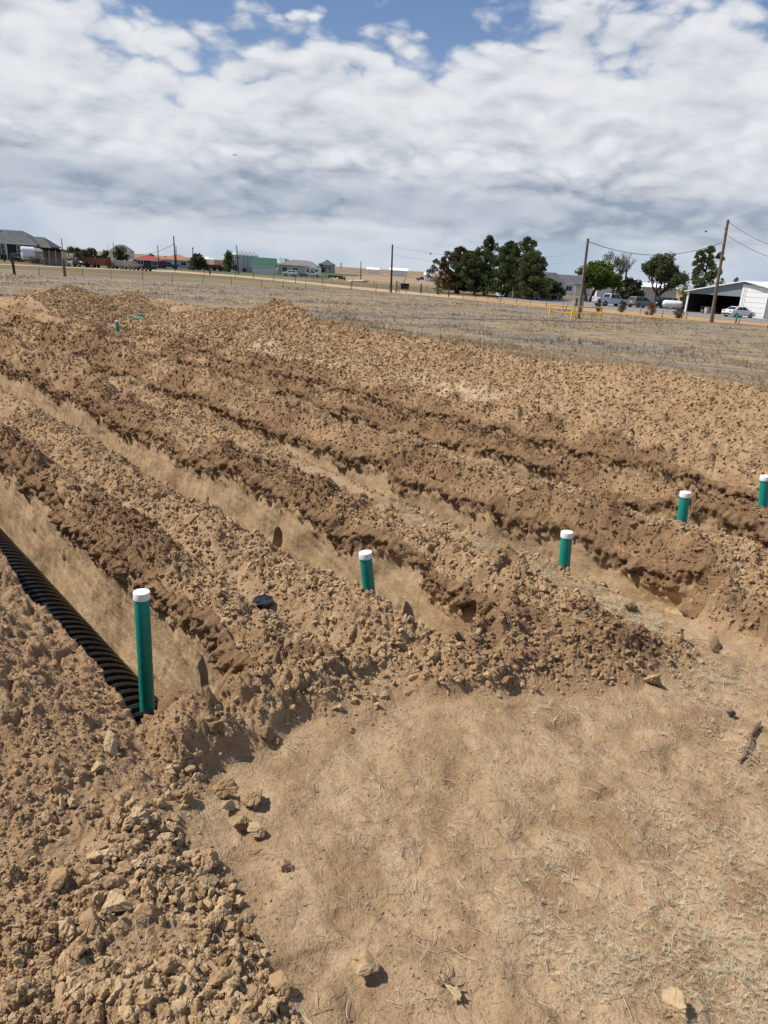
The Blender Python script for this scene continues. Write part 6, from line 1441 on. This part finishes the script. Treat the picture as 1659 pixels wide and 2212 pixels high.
# ------------------------------------------------------------------ grass
def grass_mat(name, c1, c2, c3):
    m, N = new_mat(name); rnd = N.node('ShaderNodeObjectInfo').outputs['Random']
    pos = N.node('ShaderNodeNewGeometry').outputs['Position']
    g_big = N.noise(N.vm('MULTIPLY', pos, (0.6, 1.0, 1.0)), 0.13, 5, 0.6)
    c = N.mix(rnd, c1, c2); c = N.mix(N.ramp(g_big, 0.44, 0.60), c, N.mix(rnd, c3, c1))
    d = N.node('ShaderNodeBsdfDiffuse', {'Color': c}); t = N.node('ShaderNodeBsdfTranslucent', {'Color': c}); mx = N.node('ShaderNodeMixShader', {0: 0.25})
    N.l.new(d.outputs[0], mx.inputs[1]); N.l.new(t.outputs[0], mx.inputs[2]); N.l.new(mx.outputs[0], N.node('ShaderNodeOutputMaterial').inputs[0]); return m
DRY = grass_mat('dry_grass', (0.27, 0.20, 0.12), (0.50, 0.39, 0.245), (0.20, 0.168, 0.132))
STRAW = grass_mat('straw', (0.50, 0.41, 0.27), (0.76, 0.66, 0.46), (0.48, 0.40, 0.28))
def tuft(seed, blades, w, lean, curl=0.5):
    g = random.Random(seed); V = []; F = []
    for b in range(blades):
        a = g.uniform(0, 6.283); r = g.uniform(0, .22); h = g.uniform(.45, 1.0); l = g.uniform(.1, lean); base = Vector((r * math.cos(a * 1.7), r * math.sin(a * 1.7), -.05)); d = Vector((math.cos(a), math.sin(a), 0)); sd_ = Vector((-d.y, d.x, 0)) * w * .5
        m_ = base + Vector((0, 0, h * .6)) + d * l * .35; tp = base + Vector((0, 0, h * (1 - .25 * curl))) + d * l
        i = len(V); V += [base - sd_, base + sd_, m_ + sd_ * .8, m_ - sd_ * .8, tp]; F += [(i, i + 1, i + 2, i + 3), (i + 3, i + 2, i + 4, i + 4)]
    V = np.array([tuple(v) for v in V]); T = []
    for f in F:
        T.append(f[:3]); 
        if f[2] != f[3]: T.append((f[0], f[2], f[3]))
    return V, np.array(T)
TUFTS = [tuft(i, 9, .055, .55) for i in range(6)] + [tuft(10 + i, 4, .04, .35) for i in range(3)]
def scatter_grass():
    n = 78000; g = np.random.default_rng(5); th = R(-36) + R(72) * g.random(n); r = 12.0 * (112.0 / 12.0) ** (g.random(n) ** 0.85)
    x, y = np.sin(th) * r, np.cos(th) * r
    h, M = dig_surface(x, y, np.full(n, .05), fine=False)
    fenced = np.interp(x / y, [-.7, -.45, -.2, 0, .08, .25, .45, .7], [96, 97, 105, 118, 116, 92, 80, 74])
    dens_ = np.clip(0.55 + 1.2 * fbm(x * .6, y, .16, 4, 900), .08, 1)
    k = (M['dig'] < .25) & (y < fenced) & (g.random(n) < dens_)
    x, y, r = x[k], y[k], r[k]; z = fall(x, y) + fbm(x, y, 0.6, 4, 301) * .03 * (r < 46)
    hgt = (0.08 + 0.14 * g.random(len(x))) * (0.7 + .6 * np.clip(fbm(x, y, .2, 3, 910) + .4, 0, 1)) * np.where(g.random(len(x)) < .06, 1.9, 1.0)
    wid = hgt * (1.0 + .5 * g.random(len(x))) * np.clip(r / 45, .8, 1.7)
    rot = np.zeros((len(x), 3)); rot[:, 2] = g.random(len(x)) * 6.283
    gn_scatter('prairie_grass', DRY, TUFTS, np.stack([x, y, z], 1), rot, np.stack([wid, wid, hgt], 1), g.integers(0, len(TUFTS), len(x)), {}, 'flat')
scatter_grass()
def scatter_straw():
    """dead stems lying and matted on the bare ground in the foreground and along the strips of old turf"""
    stick = []
    for i in range(6):
        g = random.Random(50 + i); V = []; T = []; n = 4; b = g.uniform(-.5, .5)
        for k in range(n + 1):
            f = k / n; x_ = f - .5; y_ = b * (f - .5) ** 2 + g.uniform(-.02, .02); z_ = .05 * math.sin(f * 3.14) + g.uniform(0, .03); w_ = .016 * (1 - .5 * f); V += [(x_, y_ - w_, z_), (x_, y_ + w_, z_), (x_, y_, z_ + w_ * 1.6)]
            if k:
                c = 3 * k; a = c - 3
                for u_, v_ in ((0, 1), (1, 2), (2, 0)): T += [(a + u_, a + v_, c + v_), (a + u_, c + v_, c + u_)]
        stick.append((np.array(V), np.array(T)))
    mats = [tuft(80 + i, 11, .045, 1.5, 1.6) for i in range(4)]
    protos = stick + mats
    g = np.random.default_rng(6)
    X, Y, S, K = [], [], [], []
    def patch(px, py, rx, ry, n, mat_share, size):
        c = on_dig(px, py); a = g.normal(size=(n, 2)) * np.array([rx, ry]) * .5; X.append(c.x + a[:, 0]); Y.append(c.y + a[:, 1]); m = g.random(n) < mat_share
        S.append(size * (.5 + g.random(n)) * np.where(m, .55, 1)); K.append(np.where(m, g.integers(6, 10, n), g.integers(0, 6, n)))
    for (px, py, rx, ry, n, ms, sz) in [(1600, 1900, .35, .35, 240, .75, .05), (1560, 2010, .40, .25, 240, .75, .05), (1500, 2080, .35, .22, 240, .75, .05), (1630, 2150, .3, .2, 220, .8, .05), (1300, 2110, .30, .14, 190, .7, .045), (1150, 1990, .22, .18, 130, .7, .045), (1210, 1870, .25, .2, 80, .6, .045),
                                       (1480, 1800, .22, .16, 110, .7, .045), (1430, 1760, .3, .25, 60, .5, .05), (1640, 1650, .35, .4, 220, .75, .055), (1560, 1560, .4, .3, 60, .4, .06), (1500, 1440, .30, .4, 110, .5, .06), (1440, 1380, .25, .35, 110, .55, .06), (1200, 1540, .4, .15, 50, .4, .06),
                                       (1390, 1350, .2, .4, 260, .5, .07), (1300, 1300, .2, .5, 300, .5, .07), (1180, 1240, .18, .5, 420, .5, .07), (1050, 1190, .18, .5, 420, .5, .07), (930, 1140, .2, .6, 380, .5, .07), (850, 1090, .2, .7, 340, .5, .075), (760, 1040, .2, .9, 160, .5, .075), (1560, 1480, .4, .3, 160, .5, .07), (1000, 1900, .8, .7, 160, .25, .045), (1300, 1720, .9, .7, 170, .25, .05), (900, 1750, .8, .5, 60, .1, .045)]:
        patch(px, py, rx, ry, n, ms, sz)
    # a few everywhere on the dig
    n = 3200; x, y, r, _ = scatter(n, 77, 1.3, 14.0); X.append(x); Y.append(y); S.append(.035 + .05 * g.random(n) + .003 * r); K.append(g.integers(0, 6, n))
    X, Y, S, K = map(np.concatenate, (X, Y, S, K)); h, M = dig_surface(X, Y, np.hypot(X, Y) * .0022)
    k = (M['inside'] < .1) & (M['rub'] < .8); X, Y, S, K, h = X[k], Y[k], S[k], K[k], h[k]
    rot = g.normal(size=(len(X), 3)) * .12; rot[:, 2] = g.random(len(X)) * 6.283
    gn_scatter('straw_litter', STRAW, protos, np.stack([X, Y, h + .004], 1), rot, S, K, {}, 'flat')
scatter_straw()

# ------------------------------------------------------------------ dead sticks in the foreground
STICK = simple('dead_stick', (0.27, 0.18, 0.115), .9, .1, .5, 20, 0, .5)
a, b = on_dig(1640, 1566), on_dig(1590, 1652); t = empty('dead_branch', a); v = b - a; g = random.Random(4)
pts = [v * (k / 9) + Vector((g.uniform(-.02, .02), g.uniform(-.02, .02), .03 + g.uniform(-.008, .014))) for k in range(10)]
MB().tube(pts, [.010, .014, .015, .013, .016, .013, .012, .011, .009, .006], 7).build('stem', STICK, t, smooth=True)
for k in (4, 7): MB().tube([pts[k], pts[k] + Vector((g.uniform(-.03, .03), -.05, .012)), pts[k] + Vector((g.uniform(-.05, .05), -.10, .0))], [.007, .005, .003], 5).build('twig', STICK, t)
for k in range(4): MB().tube([pts[1 + 2 * k] + Vector((.012, 0, .004)), pts[2 + 2 * k] + Vector((.015, .01, .008)), pts[2 + 2 * k] + Vector((.05, -.04, .0))], [.004, .004, .002], 4).build('bark_strip', STICK, t)
tag(t, 'dead shredded branch lying on the bare earth at the right edge', 'branch')
WEED = simple('dry_weed', (0.46, 0.36, 0.22), .9, .1, .3, 20)
a = on_dig(962, 2130); t = empty('weed_stalk', a); g = random.Random(9)
for k in range(7):
    e = Vector((g.uniform(-.10, .03), g.uniform(-.02, .08), g.uniform(.06, .13))); MB().tube([(0, 0, -.02), tuple(e * .5 + Vector((.015, 0, .01))), tuple(e)], [.003, .0022, .001], 5).build('stalk', WEED, t)
for k in range(4):
    e = Vector((g.uniform(-.05, .05), g.uniform(-.05, .02), .02)); MB().tube([(0, 0, .01), tuple(e), tuple(e * 1.8)], [.005, .004, .002], 5).build('leaf_shred', WEED, t)
tag(t, 'dry weed stalk standing in the crumbs near the bottom edge', 'weed')
